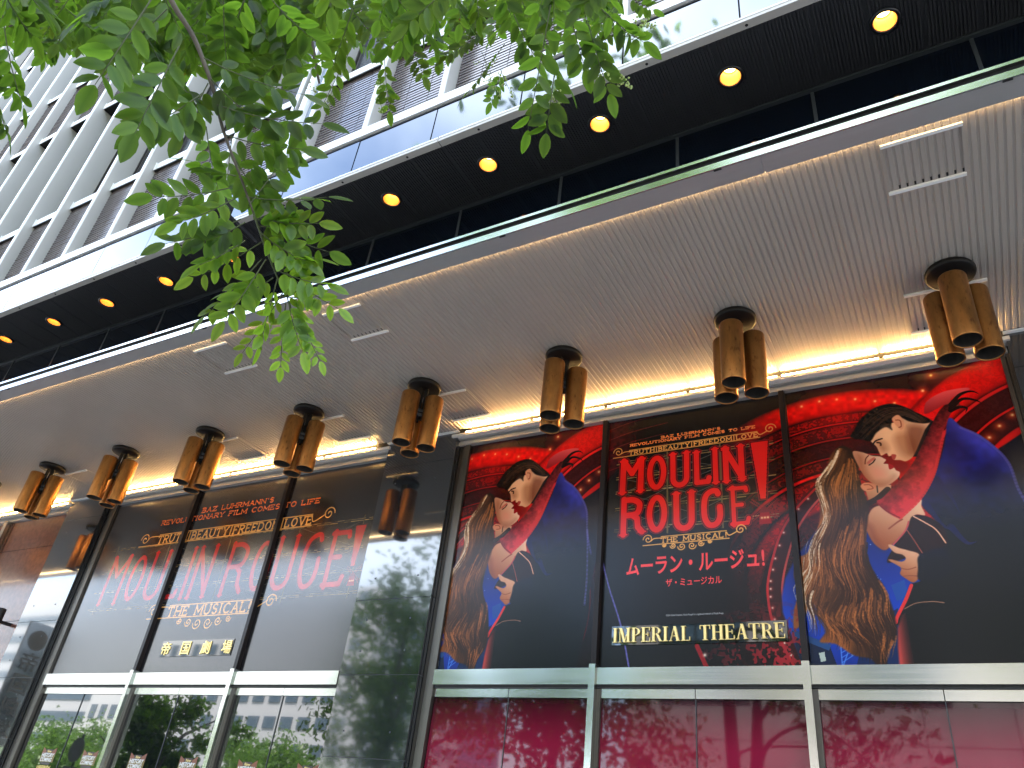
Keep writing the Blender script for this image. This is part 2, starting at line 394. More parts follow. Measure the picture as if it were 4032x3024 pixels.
# --- access hatches in the canopy ceiling
hp = [(.06, .50, -2.345, -1.935), (-6.09, -5.645, -2.31, -1.905), (-4.44, -4.02, -2.30, -1.90), (-4.335, -3.875, -.815, -.32), (.03, .57, -.835, -.335), (-10.42, -9.95, -.785, -.32), (-5.91, -5.44, -.81, -.33), (-7.5, -7.05, -.81, -.33)]
for (x0, x1, y0, y1) in hp:
    z0, z1 = ZC-.016, ZC-.001
    q = MB(); q.box(x0+.009, x1-.009, y0+.013, y1-.013, ZC-.0042, ZC-.0012)
    q = MB(); q.box(x0, x1, y0-.012, y0+.012, z0, z1); o = part('access_hatch', q, M['white'])
    q = MB(); q.box(x0, x1, y1-.012, y1+.012, z0, z1); q.build('hatch_rail', M['white'], o)
    for (a, c) in ((x0-.004, x0+.008), (x1-.008, x1+.004)):
        q = MB(); q.box(a, c, y0+.013, y1-.013, z0+.010, z1); q.build('hatch_side', M['ceil'], o)
    q = MB(); i0 = math.ceil((x0-XL)/P)
    for i in range(i0, int((x1-XL)/P)):
        xx = XL+(i+.68)*P; q.box(xx, xx+.0105, y1-.04, y1-.0125, ZC+.002, ZC+.0105)
    q.build('hatch_slot', M['black'], o)

# ================================================================ PRINTED FILM ON THE UPPER PANES
class Canvas:
    def __init__(s, x0, z0, x1, z1, d):
        s.x0, s.z0, s.d = x0, z0, d; s.W, s.H = int((x1-x0)*d), int((z1-z0)*d)
        s.a = np.zeros((s.H, s.W, 3), np.float32)
        s.clip = (-1e9, 1e9); s.dx = 0.
    def box(s, x0, z0, x1, z1):
        x0 = max(x0+s.dx, s.clip[0]); x1 = min(x1+s.dx, s.clip[1])
        i0 = max(0, int((x0-s.x0)*s.d)); i1 = min(s.W, int((x1-s.x0)*s.d)+2); j0 = max(0, int((z0-s.z0)*s.d)); j1 = min(s.H, int((z1-s.z0)*s.d)+2)
        if i1 <= i0 or j1 <= j0: return None
        X, Z = np.meshgrid((np.arange(i0, i1)+.5)/s.d+s.x0-s.dx, (np.arange(j0, j1)+.5)/s.d+s.z0)
        return i0, i1, j0, j1, X.astype(np.float32), Z.astype(np.float32)
    def put(s, r, al, col):
        i0, i1, j0, j1, X, Z = r; t = s.a[j0:j1, i0:i1]
        if callable(col): col = col(X, Z)
        col = np.asarray(col, np.float32); al = np.clip(al, 0, 1)[..., None]
        t += (col-t)*al
    def poly(s, pts, col, smooth=False, soft=0., alpha=1.):
        P = spline(pts, True) if smooth else np.asarray(pts, float)
        g = soft
        r = s.box(P[:, 0].min()-g, P[:, 1].min()-g, P[:, 0].max()+g, P[:, 1].max()+g)
        if r is None: return
        X, Z = r[4], r[5]; ins = np.zeros(X.shape, bool); n = len(P); dm = np.full(X.shape, 1e9, np.float32) if soft else None
        for i in range(n):
            ax, az = P[i]; bx, bz = P[(i+1) % n]
            if az != bz:
                c = ((az > Z) != (bz > Z)) & (X < (bx-ax)*(Z-az)/(bz-az)+ax); ins ^= c
            if soft:
                L = (bx-ax)**2+(bz-az)**2+1e-12; t = np.clip(((X-ax)*(bx-ax)+(Z-az)*(bz-az))/L, 0, 1)
                dm = np.minimum(dm, np.hypot(X-ax-t*(bx-ax), Z-az-t*(bz-az)))
        al = np.clip(.5+np.where(ins, dm, -dm)/(2*soft)*1., 0, 1) if soft else ins.astype(np.float32)
        s.put(r, al*alpha, col)
    def line(s, pts, wd, col, alpha=1., smooth=False, taper=False):
        P = spline(pts, False) if smooth else np.asarray(pts, float); n = len(P)-1
        for i in range(n):
            (ax, az), (bx, bz) = P[i], P[i+1]
            ww = wd*(1-i/n) if taper else wd
            r = s.box(min(ax, bx)-ww, min(az, bz)-ww, max(ax, bx)+ww, max(az, bz)+ww)
            if r is None: continue
            X, Z = r[4], r[5]; L = (bx-ax)**2+(bz-az)**2+1e-12; t = np.clip(((X-ax)*(bx-ax)+(Z-az)*(bz-az))/L, 0, 1)
            d = np.hypot(X-ax-t*(bx-ax), Z-az-t*(bz-az)); s.put(r, np.clip((ww/2-d)*s.d+.5, 0, 1)*alpha, col)
    def glow(s, x, z, rad, col, alpha=1.):
        r = s.box(x-rad, z-rad, x+rad, z+rad)
        if r is None: return
        d = np.hypot(r[4]-x, r[5]-z)/rad; s.put(r, np.clip(1-d, 0, 1)**2*alpha, col)
    def image(s, name):
        im = bpy.data.images.new(name, s.W, s.H); px = np.ones((s.H, s.W, 4), np.float32); px[..., :3] = np.clip(s.a, 0, 1)
        im.pixels.foreach_set(px.ravel()); im.update(); im.pack(); return im
def spline(pts, closed, n=8):
    P = np.asarray(pts, float); k = len(P); out = []
    for i in range(k if closed else k-1):
        if closed: a, b, c, d = P[i-1], P[i], P[(i+1) % k], P[(i+2) % k]
        else: a, b, c, d = P[max(i-1, 0)], P[i], P[i+1], P[min(i+2, k-1)]
        for t in np.arange(n)/n:
            out.append(.5*((2*b)+(c-a)*t+(2*a-5*b+4*c-d)*t*t+(3*b-a-3*c+d)*t**3))
    if not closed: out.append(P[-1])
    return np.array(out)
def vnoise(X, Z, sc, seed=0):
    r = np.random.default_rng(seed); g = r.random((64, 64)).astype(np.float32)
    x = X*sc; z = Z*sc; xi = np.floor(x).astype(int); zi = np.floor(z).astype(int); fx = x-xi; fz = z-zi
    fx = fx*fx*(3-2*fx); fz = fz*fz*(3-2*fz)
    a = g[zi % 64, xi % 64]; b = g[zi % 64, (xi+1) % 64]; c = g[(zi+1) % 64, xi % 64]; d = g[(zi+1) % 64, (xi+1) % 64]
    return (a*(1-fx)+b*fx)*(1-fz)+(c*(1-fx)+d*fx)*fz
def mixc(a, b, t): return np.asarray(a)*(1-t[..., None])+np.asarray(b)*t[..., None]

# letters as strokes in a unit box (x right, y up)
def arc(cx, cy, rx, ry, a0, a1, n=14): return [(cx+rx*math.cos(math.radians(a0+(a1-a0)*i/n)), cy+ry*math.sin(math.radians(a0+(a1-a0)*i/n))) for i in range(n+1)]
GL = {
 'A': [[(0,0),(.5,1),(1,0)], [(.2,.36),(.8,.36)]], 'B': [[(0,0),(0,1)], [(0,1)]+arc(.5,.77,.42,.23,90,-90)+[(0,.54)], [(0,.54)]+arc(.5,.27,.5,.27,90,-90)+[(0,0)]],
 'C': [arc(.55,.5,.55,.5,50,310)], 'D': [[(0,0),(0,1)], [(0,1)]+arc(.4,.5,.6,.5,90,-90)+[(0,0)]], 'E': [[(0,0),(0,1)], [(0,1),(1,1),(1,.86)], [(0,.52),(.7,.52)], [(0,0),(1,0),(1,.14)]],
 'F': [[(0,0),(0,1)], [(0,1),(1,1),(1,.84)], [(0,.5),(.7,.5)]], 'G': [arc(.52,.5,.52,.5,55,330)+[(.98,.42)], [(.6,.42),(1.02,.42)]], 'H': [[(0,0),(0,1)], [(1,0),(1,1)], [(0,.5),(1,.5)]],
 'I': [[(.5,0),(.5,1)]], 'L': [[(0,1),(0,0),(1,0),(1,.18)]], 'M': [[(0,0),(0,1),(.5,.25),(1,1),(1,0)]], 'N': [[(0,0),(0,1),(1,0),(1,1)]], 'O': [arc(.5,.5,.5,.5,0,360,22)],
 'P': [[(0,0),(0,1)], [(0,1)]+arc(.5,.73,.48,.27,90,-90)+[(0,.46)]], 'R': [[(0,0),(0,1)], [(0,1)]+arc(.5,.75,.46,.25,90,-90)+[(0,.5)], [(.45,.5),(.75,.2),(1,0)]],
 'S': [arc(.5,.75,.45,.25,30,270,12)+arc(.5,.25,.47,.25,90,-150,12)], 'T': [[(.5,0),(.5,1)], [(0,.84),(0,1),(1,1),(1,.84)]], 'U': [[(0,1)]+arc(.5,.38,.5,.38,180,360)+[(1,1)]], 'V': [[(0,1),(.5,0),(1,1)]],
 'Y': [[(0,1),(.5,.45),(1,1)], [(.5,.45),(.5,0)]], 'Z': [[(0,.86),(0,1),(1,1),(0,0),(1,0),(1,.14)]], "'": [[(.5,1),(.5,.78)]], '|': [[(.5,-.1),(.5,1.1)]], '!': [[(.5,.3),(.5,1)], [(.5,0),(.5,.04)]], ' ': []}
WID = {'I': .25, "'": .25, '|': .3, '!': .3, ' ': .55, 'M': 1.2, 'S': .8, 'E': .8, 'F': .8, 'L': .8, 'R': .9, 'P': .85, 'B': .85}
def word(cv, txt, x0, x1, z0, z1, wd, col, slab=True, gap=.42, grow=0., gcol=None):
    tot = sum(WID.get(c, 1.)+gap for c in txt)-gap; u = (x1-x0)/tot; x = x0; h = z1-z0
    for c in txt:
        cw = WID.get(c, 1.)*u
        for st in GL[c]:
            p = [(x+a*cw, z0+b*h) for a, b in st]
            if grow: cv.line(p, wd+grow, gcol, .8)
            cv.line(p, wd, col)
        if slab and c in 'ABDEFHIKLMNPRTUVY':
            for st in GL[c]:
                for a, b in (st[0], st[-1]):
                    if b in (0, 1) and not (c in 'BDEPR' and a > .5 and b == 1):
                        xx = x+a*cw; cv.line([(xx-.16*u-.002, z0+b*h), (xx+.16*u+.002, z0+b*h)], wd*.75, col)
        x += cw+gap*u
# the big condensed title letters, each in its own box
def U_(l): return l
BIG = {
 'M': ([[(0.12,0),(.14,1)], [(.86,0),(.88,1)], [(.16,.97),(.5,.57),(.86,.97)]], .24), 'O': ([arc(.5,.5,.36,.42,0,360,26)], .28), 'U': ([[(.14,1),(.15,.3)]+arc(.5,.26,.35,.21,180,360,12)+[(.86,1)]], .28),
 'L': ([[(.2,1),(.2,.05),(.9,.05),(.96,.16)]], .34), 'I': ([[(.5,0),(.5,1)]], .8), 'N': ([[(.15,0),(.15,1)], [(.15,.95),(.84,.06)], [(.84,0),(.84,1)]], .26),
 'R': ([[(.14,0),(.14,1)], [(.14,.96),(.5,.96),(.78,.86),(.82,.72),(.72,.57),(.5,.53),(.14,.53)], [(.5,.53),(.72,.42),(.76,.18),(.94,.04)]], .25),
 'G': ([[(.80,.86),(.72,.95),(.5,.95),(.26,.86),(.15,.66),(.15,.3),(.3,.1),(.5,.05),(.72,.1),(.86,.26),(.86,.52)]], .27), 'E': ([[(.2,0),(.2,1)], [(.1,.96),(.88,.96),(.92,.88)], [(.2,.52),(.66,.52)], [(.1,.04),(.9,.04),(.98,.16)]], .24)}
RED, ROSE, DKR = (.86,.10,.085), (.50,.10,.12), (.22,.015,.02)
def bigword(cv, boxes, lean=0.):
    for pas, (ex, col) in enumerate(((.028, ROSE), (.016, DKR), (0, RED))):
        for ch, x0, x1, z0, z1 in boxes:
            if ch == '!':
                g = ex/2; m_ = (x0+x1)/2; cv.poly([(x0-g, z1+g), (x1+g, z1+g), (m_+.022+g, z0-g), (m_-.022-g, z0-g)], col); continue
            st, rel = BIG[ch]; wdt = x1-x0; h = z1-z0; wd = min(rel*wdt, .058)
            for s_ in st:
                p = [(x0+a*wdt, z0+wd*.3+b*(h-wd*.6)) for a, b in s_]
                cv.line(p, wd+ex, col, smooth=(ch in 'RG' and len(s_) > 4))
                for q in (p[0], p[-1]):
                    if ch in 'MUINR' and abs(q[1]-z0-wd*.3) < .02 or ch in 'MUINLE' and abs(q[1]-z1+wd*.3) < .02:
                        cv.line([(q[0]-wd*.62, q[1]), (q[0]+wd*.62, q[1])], .016+ex, col)
def scroll(cv, x, z, r, d, wd, col, up=1):
    p = [(x+d*(r*(1-i/30.)*math.cos(i*.36)), z+up*(r*(1-i/30.)*math.sin(i*.36))) for i in range(27)]
    cv.line(p, wd, col)
GOLD = (.86,.60,.30)
def scaffold(cv, x0, x1, rows, cols, brace=True):
    for z in rows:
        for dz in (0, .022):
            n = int((x1-x0)/.05)
            for i in range(n):
                if RNG.random() < .84: cv.line([(x0+i*(x1-x0)/n, z+dz), (x0+(i+1)*(x1-x0)/n, z+dz)], .0085 if dz == 0 else .006, tuple(np.array((.62,.50,.30))*RNG.uniform(.45, 1.15)))
    for i, x in enumerate(cols):
        cv.line([(x, rows[-1]-.05), (x, rows[0]+.06)], .016, (.36,.30,.19))
        if brace and i+1 < len(cols):
            for j in range(len(rows)-1):
                cv.line([(x, rows[j]), (cols[i+1], rows[j+1])], .004, (.42,.40,.36)); cv.line([(x, rows[j+1]), (cols[i+1], rows[j])], .004, (.42,.40,.36))
def mill(cv, x, z, s_):
    for a in (40, 140, 220, 320):
        c_, n_ = math.cos(math.radians(a)), math.sin(math.radians(a))
        for o in (-.012, .012): cv.line([(x-o*n_, z+o*c_), (x+c_*.12*s_-o*n_, z+n_*.12*s_+o*c_)], .005, (.55,.12,.12))
        for k in range(3, 9): cv.line([(x+c_*.014*k*s_+.012*n_, z+n_*.014*k*s_-.012*c_), (x+c_*.014*k*s_-.012*n_, z+n_*.014*k*s_+.012*c_)], .004, (.5,.12,.12))
    cv.poly([(x-.05, z-.13), (x+.05, z-.13), (x+.035, z-.01), (x, z+.02), (x-.035, z-.01)], (.55,.05,.06)); cv.poly([(x-.06, z-.03), (x+.06, z-.03), (x, z+.03)], (.4,.05,.06))
    for k in (-1, 0, 1): cv.glow(x+k*.024, z-.075, .022, (1,.9,.6))

# ---- right-hand film: dark ground, red arches with bulbs, night blue, an embracing couple
RX0, RX1, PZ0, PZ1 = -4.30, .64, 3.075, 5.41
cv = Canvas(RX0, PZ0, RX1, PZ1, 300)
cv.a[:] = (.055,.050,.050)
def couple(cv, dx, clip, big):
    cv.dx = dx; cv.clip = clip
    # stage arches, bands of ornament struck about two centres
    def arches(X, Z):
        c1 = np.hypot((X+.62)*.93, Z-3.62); out = np.zeros(X.shape+(3,), np.float32); out[:] = (.10,.022,.026)
        n1 = vnoise(X, Z, 34, 1); n2 = vnoise(X, Z, 90, 2)
        def band(r0, r1, col, orn=0.):
            t = np.clip(1-np.abs((c1-(r0+r1)/2)/((r1-r0)/2))**4, 0, 1); o = np.clip(1-orn*((n1*.5+n2*.5) < .5), 0, 1)
            out[:] = out+(np.asarray(col)-out)*(t*o)[..., None]
        band(1.48, 1.70, (.90,.03,.02)); band(1.40, 1.48, (.60,.04,.035), .6); band(1.385, 1.40, (.74,.06,.06)); band(1.26, 1.38, (.50,.035,.035), .7); band(1.245, 1.26, (.58,.05,.055))
        band(1.10, 1.24, (.20,.035,.04), .6); band(1.085, 1.10, (.55,.04,.05)); band(.99, 1.08, (.45,.03,.035), .7); band(.95, .98, (.85,.06,.06)); band(.80, .94, (.58,.03,.03), .6); band(.66, .79, (.72,.03,.03), .4); band(.45, .69, (.24,.015,.02), .7)
        up = np.clip((Z-3.4)/.5, .4, 1)[..., None]; return out*up*np.clip(1.1-.25*n1[..., None], 0, 2)
    r = cv.box(-.98 if not big else -1.62, PZ0, .64, PZ1)
    fade = np.clip((r[4]+1.62)/.5, 0, 1) if big else np.ones(r[4].shape)
    c1 = np.hypot((r[4]+.62)*.93, r[5]-3.62)
    cv.put(r, fade*np.where((c1 < 1.72) | (r[4] > -.9), 1, .2), arches)
    # crossing arch at the upper right
    def side(X, Z):
        c2 = np.hypot(X-.98, Z-4.05); out = np.zeros(X.shape+(3,), np.float32); out[:] = (.20,.02,.025); n1 = vnoise(X, Z, 40, 5); n2 = vnoise(X, Z, 95, 6)
        for r0, r1, col, orn in ((1.16, 1.46, (.88,.03,.03), .12), (1.13, 1.16, (.85,.10,.10), 0), (.98, 1.12, (.24,.045,.05), .9), (.955, .975, (.75,.07,.07), 0), (.83, .95, (.22,.035,.04), .8), (.76, .82, (.80,.06,.055), 0), (.60, .75, (.42,.06,.06), .75), (.47, .58, (.66,.05,.045), .3), (.36, .46, (.5,.05,.05), .6)):
            t = np.clip(1-np.abs((c2-(r0+r1)/2)/((r1-r0)/2))**6, 0, 1)*(1-orn*((n1*.5+n2*.5) < .48)); out = out+(np.asarray(col)-out)*t[..., None]
        return out
    r = cv.box(-.25, 4.3, .64, PZ1); c2 = np.hypot(r[4]-.98, r[5]-4.05)
    cv.put(r, np.clip((1.47-c2)*40, 0, 1)*np.clip((r[5]-4.42)*30, 0, 1), side)
    cv.poly([(0.203,4.477),(0.618,4.722),(0.701,4.504),(0.439,3.314),(-0.005,3.33)], (.055,.055,.105), soft=.006)
    cv.glow(-.60, 5.12, .6, (.95,.05,.03), .45); cv.glow(.22, 5.28, .5, (.95,.06,.04), .35); cv.glow(-.75, 4.4, .5, (.8,.04,.03), .35)
    # tall ring with bulbs on the left, night sky within
    ring = [(-0.814,4.453),(-0.975,4.295),(-1.104,4.107),(-1.184,3.899),(-1.232,3.72),(-1.241,3.597),(-1.224,3.424),(-1.165,3.247),(-1.085,3.07)]
    if not big: ring = ring[:4]
    cv.line(ring, .125, (.30,.045,.05), smooth=True); cv.line(ring, .105, (.17,.03,.035), smooth=True)
    cv.line([(a-.055, b) for a, b in ring], .018, (.62,.10,.11), smooth=True); cv.line([(a+.055, b-.01) for a, b in ring], .016, (.66,.22,.20), smooth=True)
    cv.poly([(-0.834,4.174),(-0.957,4.027),(-1.07,3.89),(-1.159,3.734),(-1.193,3.594),(-1.196,3.474),(-1.145,3.296),(-1.077,3.069),(-0.32,3.062),(-0.166,4.043)],
            lambda X, Z: mixc((.03,.07,.27), (.05,.21,.62), np.clip(1-np.abs(Z-3.42)*1.2, 0, 1)), soft=.01)
    for i in range(46):
        a = RNG.uniform(-.92, -.45), RNG.uniform(3.15, 4.0); cv.glow(a[0], a[1], RNG.uniform(.004, .009), (.75,.85,1))
    # roofs and a lattice tower
    cv.poly([(-1.141,3.337),(-0.891,3.232),(-0.849,3.067),(-1.093,3.07)], (.05,.10,.20)); cv.poly([(-1.133,3.345),(-0.877,3.224),(-0.896,3.185),(-1.121,3.287)], (.10,.24,.42))
    cv.poly([(-0.642,3.305),(-0.558,3.382),(-0.406,3.471),(-0.458,3.063),(-0.73,3.066)], (.035,.12,.28)); cv.poly([(-0.427,3.636),(-0.333,3.672),(-0.33,3.548),(-0.407,3.52)], (.06,.24,.52))
    for x_ in (390, 420, 450): pass
    tw = [(-0.846,3.442),(-0.749,3.413),(-0.811,3.27),(-0.705,3.307),(-0.819,3.067),(-0.658,3.172)]
    for a, c in ((0, 2), (1, 3), (2, 4), (3, 5), (0, 3), (1, 2), (2, 5), (3, 4)): cv.line([tw[a], tw[c]], .008, (.22,.42,.75))
    cv.line([tw[2], tw[3]], .022, (.20,.42,.78)); cv.line([tw[0], tw[1]], .012, (.25,.45,.75))
    for k in range(1, 6):
        t = k/6; L = lambda p, q: (p[0]*(1-t)+q[0]*t, p[1]*(1-t)+q[1]*t)
        cv.line([L(tw[0], tw[2]), L(tw[1], tw[3])], .005, (.25,.45,.78)); cv.line([L(tw[2], tw[4]), L(tw[3], tw[5])], .005, (.25,.45,.78))
    for wq in ([(-0.967,3.17),(-0.928,3.178),(-0.923,3.115),(-0.958,3.107)], [(-0.635,3.269),(-0.612,3.277),(-0.605,3.222),(-0.624,3.214)]): cv.poly(wq, (.62,.66,.62))
    # bulbs
    for p in [(-1.073,5.193),(-0.903,5.234),(-0.756,5.256),(-0.618,5.248),(-0.476,5.223),(-0.331,5.174),(-0.192,5.128),(0.104,5.332),(0.025,5.202),(0.573,4.874),(0.475,4.797),(0.393,4.712)]:
        cv.glow(p[0], p[1], .075, (.98,.30,.12), .75); cv.glow(p[0], p[1], .022, (1,.92,.62))
    for p in ring[1:-1]+[tuple((np.array(ring[i])+np.array(ring[i+1]))/2) for i in range(len(ring)-1)]:
        cv.glow(p[0]-.035, p[1], .035, (.9,.35,.3), .6); cv.glow(p[0]-.035, p[1], .015, (1,.95,.85))
    # --- coat
    coat = [(0.16,4.921),(0.236,4.827),(0.327,4.752),(0.419,4.622),(0.476,4.483),(0.491,4.284),(0.54,4.072),(0.55,3.761),(0.375,2.966),(-0.417,2.967),(-0.307,3.418),(-0.227,3.656),(-0.236,3.739),(-0.206,3.838),(-0.059,3.893),(-0.015,3.941),(-0.056,4.083),(-0.137,4.226),(-0.114,4.325),(-0.007,4.469),(0.091,4.694)]
    def coatc(X, Z):
        t = np.clip((Z-4.0)/.6, 0, 1); n = vnoise(X, Z, 9, 3)*vnoise(X, Z, 23, 4)*1.8
        base = mixc((.048,.052,.060), (.08,.09,.31), t); rim = np.clip(1-np.abs(X-(.30-(Z-4.75)*.62))/.16, 0, 1)*np.clip((Z-4.35)*3, 0, 1)
        return base+rim[..., None]*np.array((.13,.12,.24))+(n*t)[..., None]*np.array((.03,.04,.16))
    cv.poly(coat, coatc, smooth=True, soft=.006)
    for q in ([(-0.111,4.251),(-0.03,4.063),(0.06,4.002)], [(0.024,4.04),(0.1,3.913),(0.164,3.916)], [(-0.013,4.432),(0.064,4.275),(0.098,4.137)]):
        cv.line(q, .05, (.06,.07,.25), .5, smooth=True, taper=True)
    cv.line([(0.221,4.83),(0.325,4.743),(0.417,4.613),(0.474,4.474),(0.489,4.275),(0.538,4.064)], .02, (.36,.33,.60), .32, smooth=True)
    if not big: cv.line([(0.488,4.302),(0.499,4.153),(0.511,3.844),(0.504,3.609)], .018, (.36,.34,.60), .4, smooth=True)
    # --- dress and leg
    cv.poly([(-0.302,3.637),(-0.344,3.549),(-0.423,3.408),(-0.437,3.361),(-0.418,3.345),(-0.436,3.268),(-0.448,3.161),(-0.451,3.063),(0.269,3.056),(0.364,3.511),(-0.078,3.696)], (.040,.045,.046), soft=.006)
    def leg(X, Z):
        xe = -.455+.16*np.clip((Z-3.42)/.2, 0, 1)**2; t = np.clip((X-xe)/.13, 0, 1); return mixc((.92,.30,.27), (.045,.042,.042), np.clip(t*1.25, 0, 1)**.7)
    cv.poly([(-0.427,3.33),(-0.385,3.423),(-0.329,3.456),(-0.187,3.461),(-0.186,3.061),(-0.453,3.063),(-0.444,3.199)], leg, smooth=False, soft=.008)
    cv.line([(-0.296,3.628),(-0.348,3.525),(-0.419,3.408),(-0.434,3.369)], .022, (.78,.16,.16), smooth=True)
    cv.line([(-0.365,3.462),(-0.287,3.498),(-0.18,3.505),(-0.112,3.493)], .006, (.62,.42,.32), .8, smooth=True)
    # --- back, shoulder, bodice
    SK, SKS, SKL = (.80,.55,.40), (.58,.30,.16), (.93,.74,.60)
    def skin(cx, cz, s_):
        def f(X, Z):
            t = np.clip(.5+((X-cx)*.5+(Z-cz)*.85)/s_, 0, 1); return mixc(SKS, SKL, t)
        return f
    cv.poly([(-0.442,4.253),(-0.505,4.195),(-0.545,4.135),(-0.532,4.052),(-0.497,3.959),(-0.435,3.901),(-0.377,3.939),(-0.271,4.044),(-0.194,4.152),(-0.127,4.145),(-0.138,4.218),(-0.136,4.282),(-0.245,4.268)], skin(-.36, 4.17, .42), smooth=True, soft=.005)
    cv.poly([(-0.202,4.149),(-0.114,4.135),(-0.032,4.056),(-0.015,3.984),(-0.036,3.901),(-0.181,3.854),(-0.256,3.843),(-0.426,3.805),(-0.363,3.929),(-0.316,3.995),(-0.254,4.051),(-0.234,4.112)],
            lambda X, Z: mixc((.115,.022,.018), (.45,.05,.045), np.clip((Z-4.16)*4+(X+.15)*1.2, 0, 1)), smooth=True, soft=.004)
    cv.line([(-0.203,4.144),(-0.13,4.083),(-0.073,4.025),(-0.029,3.922)], .009, (.85,.62,.50), smooth=True); cv.line([(-0.263,4.043),(-0.225,3.952),(-0.188,3.854)], .006, (.62,.30,.24)); cv.line([(-0.242,4.108),(-0.271,4.044),(-0.321,3.987),(-0.369,3.939)], .010, (.72,.26,.26), smooth=True)
    cv.line([(-0.382,4.064),(-0.322,4.107),(-0.281,4.13)], .012, (.50,.22,.14), .7, smooth=True)
    # --- hair of the woman: locks over a dark mass
    hair = [(-0.648,4.803),(-0.715,4.741),(-0.761,4.635),(-0.822,4.542),(-0.844,4.455),(-0.852,4.242),(-0.894,4.076),(-0.975,3.927),(-1.054,3.887),(-1.09,3.755),(-1.068,3.621),(-1.113,3.486),(-1.124,3.352),(-1.065,3.383),(-0.979,3.531),(-0.92,3.403),(-0.905,3.32),(-0.951,3.249),(-0.846,3.23),(-0.735,3.15),(-0.628,3.125),(-0.585,3.071),(-0.533,3.086),(-0.515,3.161),(-0.441,3.282),(-0.435,3.424),(-0.454,3.546),(-0.479,3.638),(-0.546,3.761),(-0.562,3.937),(-0.504,4.204),(-0.498,4.315),(-0.531,4.444),(-0.524,4.631),(-0.553,4.737),(-0.59,4.789)]
    cv.poly(hair, lambda X, Z: mixc((.15,.085,.05), (.56,.30,.13), np.clip((-.66-X)*2.8+.22+.8*(vnoise(X*1.6-Z*.3, Z*.7, 9, 41)-.45), 0, 1)), smooth=True, soft=.008)
    rows = [[(-0.659,4.784),(-0.754,4.624),(-0.831,4.454),(-0.846,4.222),(-0.887,4.057),(-0.977,3.9),(-1.058,3.744),(-1.064,3.578),(-1.114,3.368)], [(-0.625,4.779),(-0.695,4.615),(-0.774,4.427),(-0.799,4.189),(-0.839,3.961),(-0.918,3.743),(-0.919,3.57),(-0.911,3.419),(-0.934,3.265)],
            [(-0.594,4.753),(-0.611,4.603),(-0.697,4.368),(-0.736,4.089),(-0.797,3.823),(-0.789,3.606),(-0.838,3.441),(-0.822,3.31),(-0.802,3.214)], [(-0.556,4.645),(-0.547,4.446),(-0.591,4.213),(-0.64,3.944),(-0.656,3.683),(-0.696,3.476),(-0.668,3.337),(-0.652,3.226),(-0.576,3.086)], [(-0.532,4.435),(-0.514,4.251),(-0.566,4.027),(-0.555,3.805),(-0.51,3.632),(-0.488,3.466),(-0.461,3.346),(-0.507,3.222),(-0.536,3.116)]]
    rows = [spline(q, False, 6) for q in rows]
    for i in range(1250):
        t = RNG.random(); k = t*(len(rows)-1); a = int(min(k, len(rows)-2)); f = k-a; q = rows[a]*(1-f)+rows[a+1]*f
        ph = RNG.uniform(0, .7); sg = np.arange(len(q)); wob = np.cumsum(RNG.normal(0, .003, q.shape), 0); wob -= wob[:1]; grow = np.clip(sg/14., 0, 1)
        wob = wob+np.stack([np.sin(sg*.42+ph+t*3.)*.030*grow, np.cos(sg*.42+ph)*.008*grow], 1)*(1 if t < .85 else .5); i0 = RNG.integers(0, len(q)-7); i1 = min(len(q), i0+RNG.integers(7, 16))
        lit = max(0, 1-t*1.7)*RNG.uniform(.3, 1)
        if np.sin(i0*.42+t*9+1) > .35: lit = max(lit, RNG.uniform(.35, .85))
        else: lit *= .5
        if RNG.random() < .3: lit *= .25
        c_ = np.array((.17,.09,.05))*(1-lit)+np.array((.86,.48,.22))*lit
        if t < .12 and RNG.random() < .6: c_ = np.array((.92,.80,.66))
        cv.line(q[i0:i1]+wob[i0:i1], RNG.uniform(.004, .018), tuple(c_), .6, taper=True)
    cv.poly([(-0.36,4.686),(-0.259,4.661),(-0.171,4.608),(-0.165,4.539),(-0.243,4.492),(-0.331,4.602)], (.50,.045,.045), smooth=True, soft=.03)
    # --- woman's face in profile, eyes closed
    cv.poly([(-0.502,4.411),(-0.419,4.43),(-0.317,4.416),(-0.322,4.379),(-0.419,4.306),(-0.491,4.305)], skin(-.40, 4.38, .3), soft=.004)
    cv.line([(-0.49,4.286),(-0.426,4.316),(-0.346,4.382)], .045, (.13,.06,.05), smooth=True)
    cv.poly([(-0.553,4.737),(-0.487,4.726),(-0.418,4.685),(-0.363,4.669),(-0.337,4.648),(-0.323,4.631),(-0.343,4.604),(-0.316,4.595),(-0.295,4.572),(-0.274,4.555),(-0.265,4.534),(-0.242,4.511),(-0.263,4.466),(-0.333,4.418),(-0.398,4.406),(-0.441,4.442),(-0.49,4.507),(-0.527,4.611)],
            lambda X, Z: mixc((.66,.37,.24), (.96,.79,.67), np.clip((X+.42)*2.6+(Z-4.52)*1.5+.35, 0, 1)), smooth=True, soft=.004)
    cv.poly([(-0.309,4.597),(-0.282,4.58),(-0.274,4.563),(-0.299,4.547),(-0.312,4.555)], (.62,.06,.09), smooth=True, soft=.003)
    cv.line([(-0.449,4.605),(-0.417,4.625),(-0.398,4.652)], .009, (.13,.05,.05), smooth=True); cv.line([(-0.476,4.619),(-0.466,4.662),(-0.442,4.689)], .008, (.35,.15,.10), smooth=True); cv.line([(-0.455,4.623),(-0.427,4.646),(-0.405,4.658)], .022, (.72,.34,.28), .35, smooth=True)
    cv.poly([(-0.532,4.435),(-0.496,4.459),(-0.433,4.441),(-0.417,4.41),(-0.465,4.383),(-0.512,4.393)], (.80,.48,.33), smooth=True, soft=.004); cv.line([(-0.506,4.441),(-0.466,4.436),(-0.446,4.404),(-0.487,4.4)], .007, (.55,.26,.16), smooth=True)
    cv.line([(-0.416,4.42),(-0.418,4.367)], .010, (.16,.12,.10))
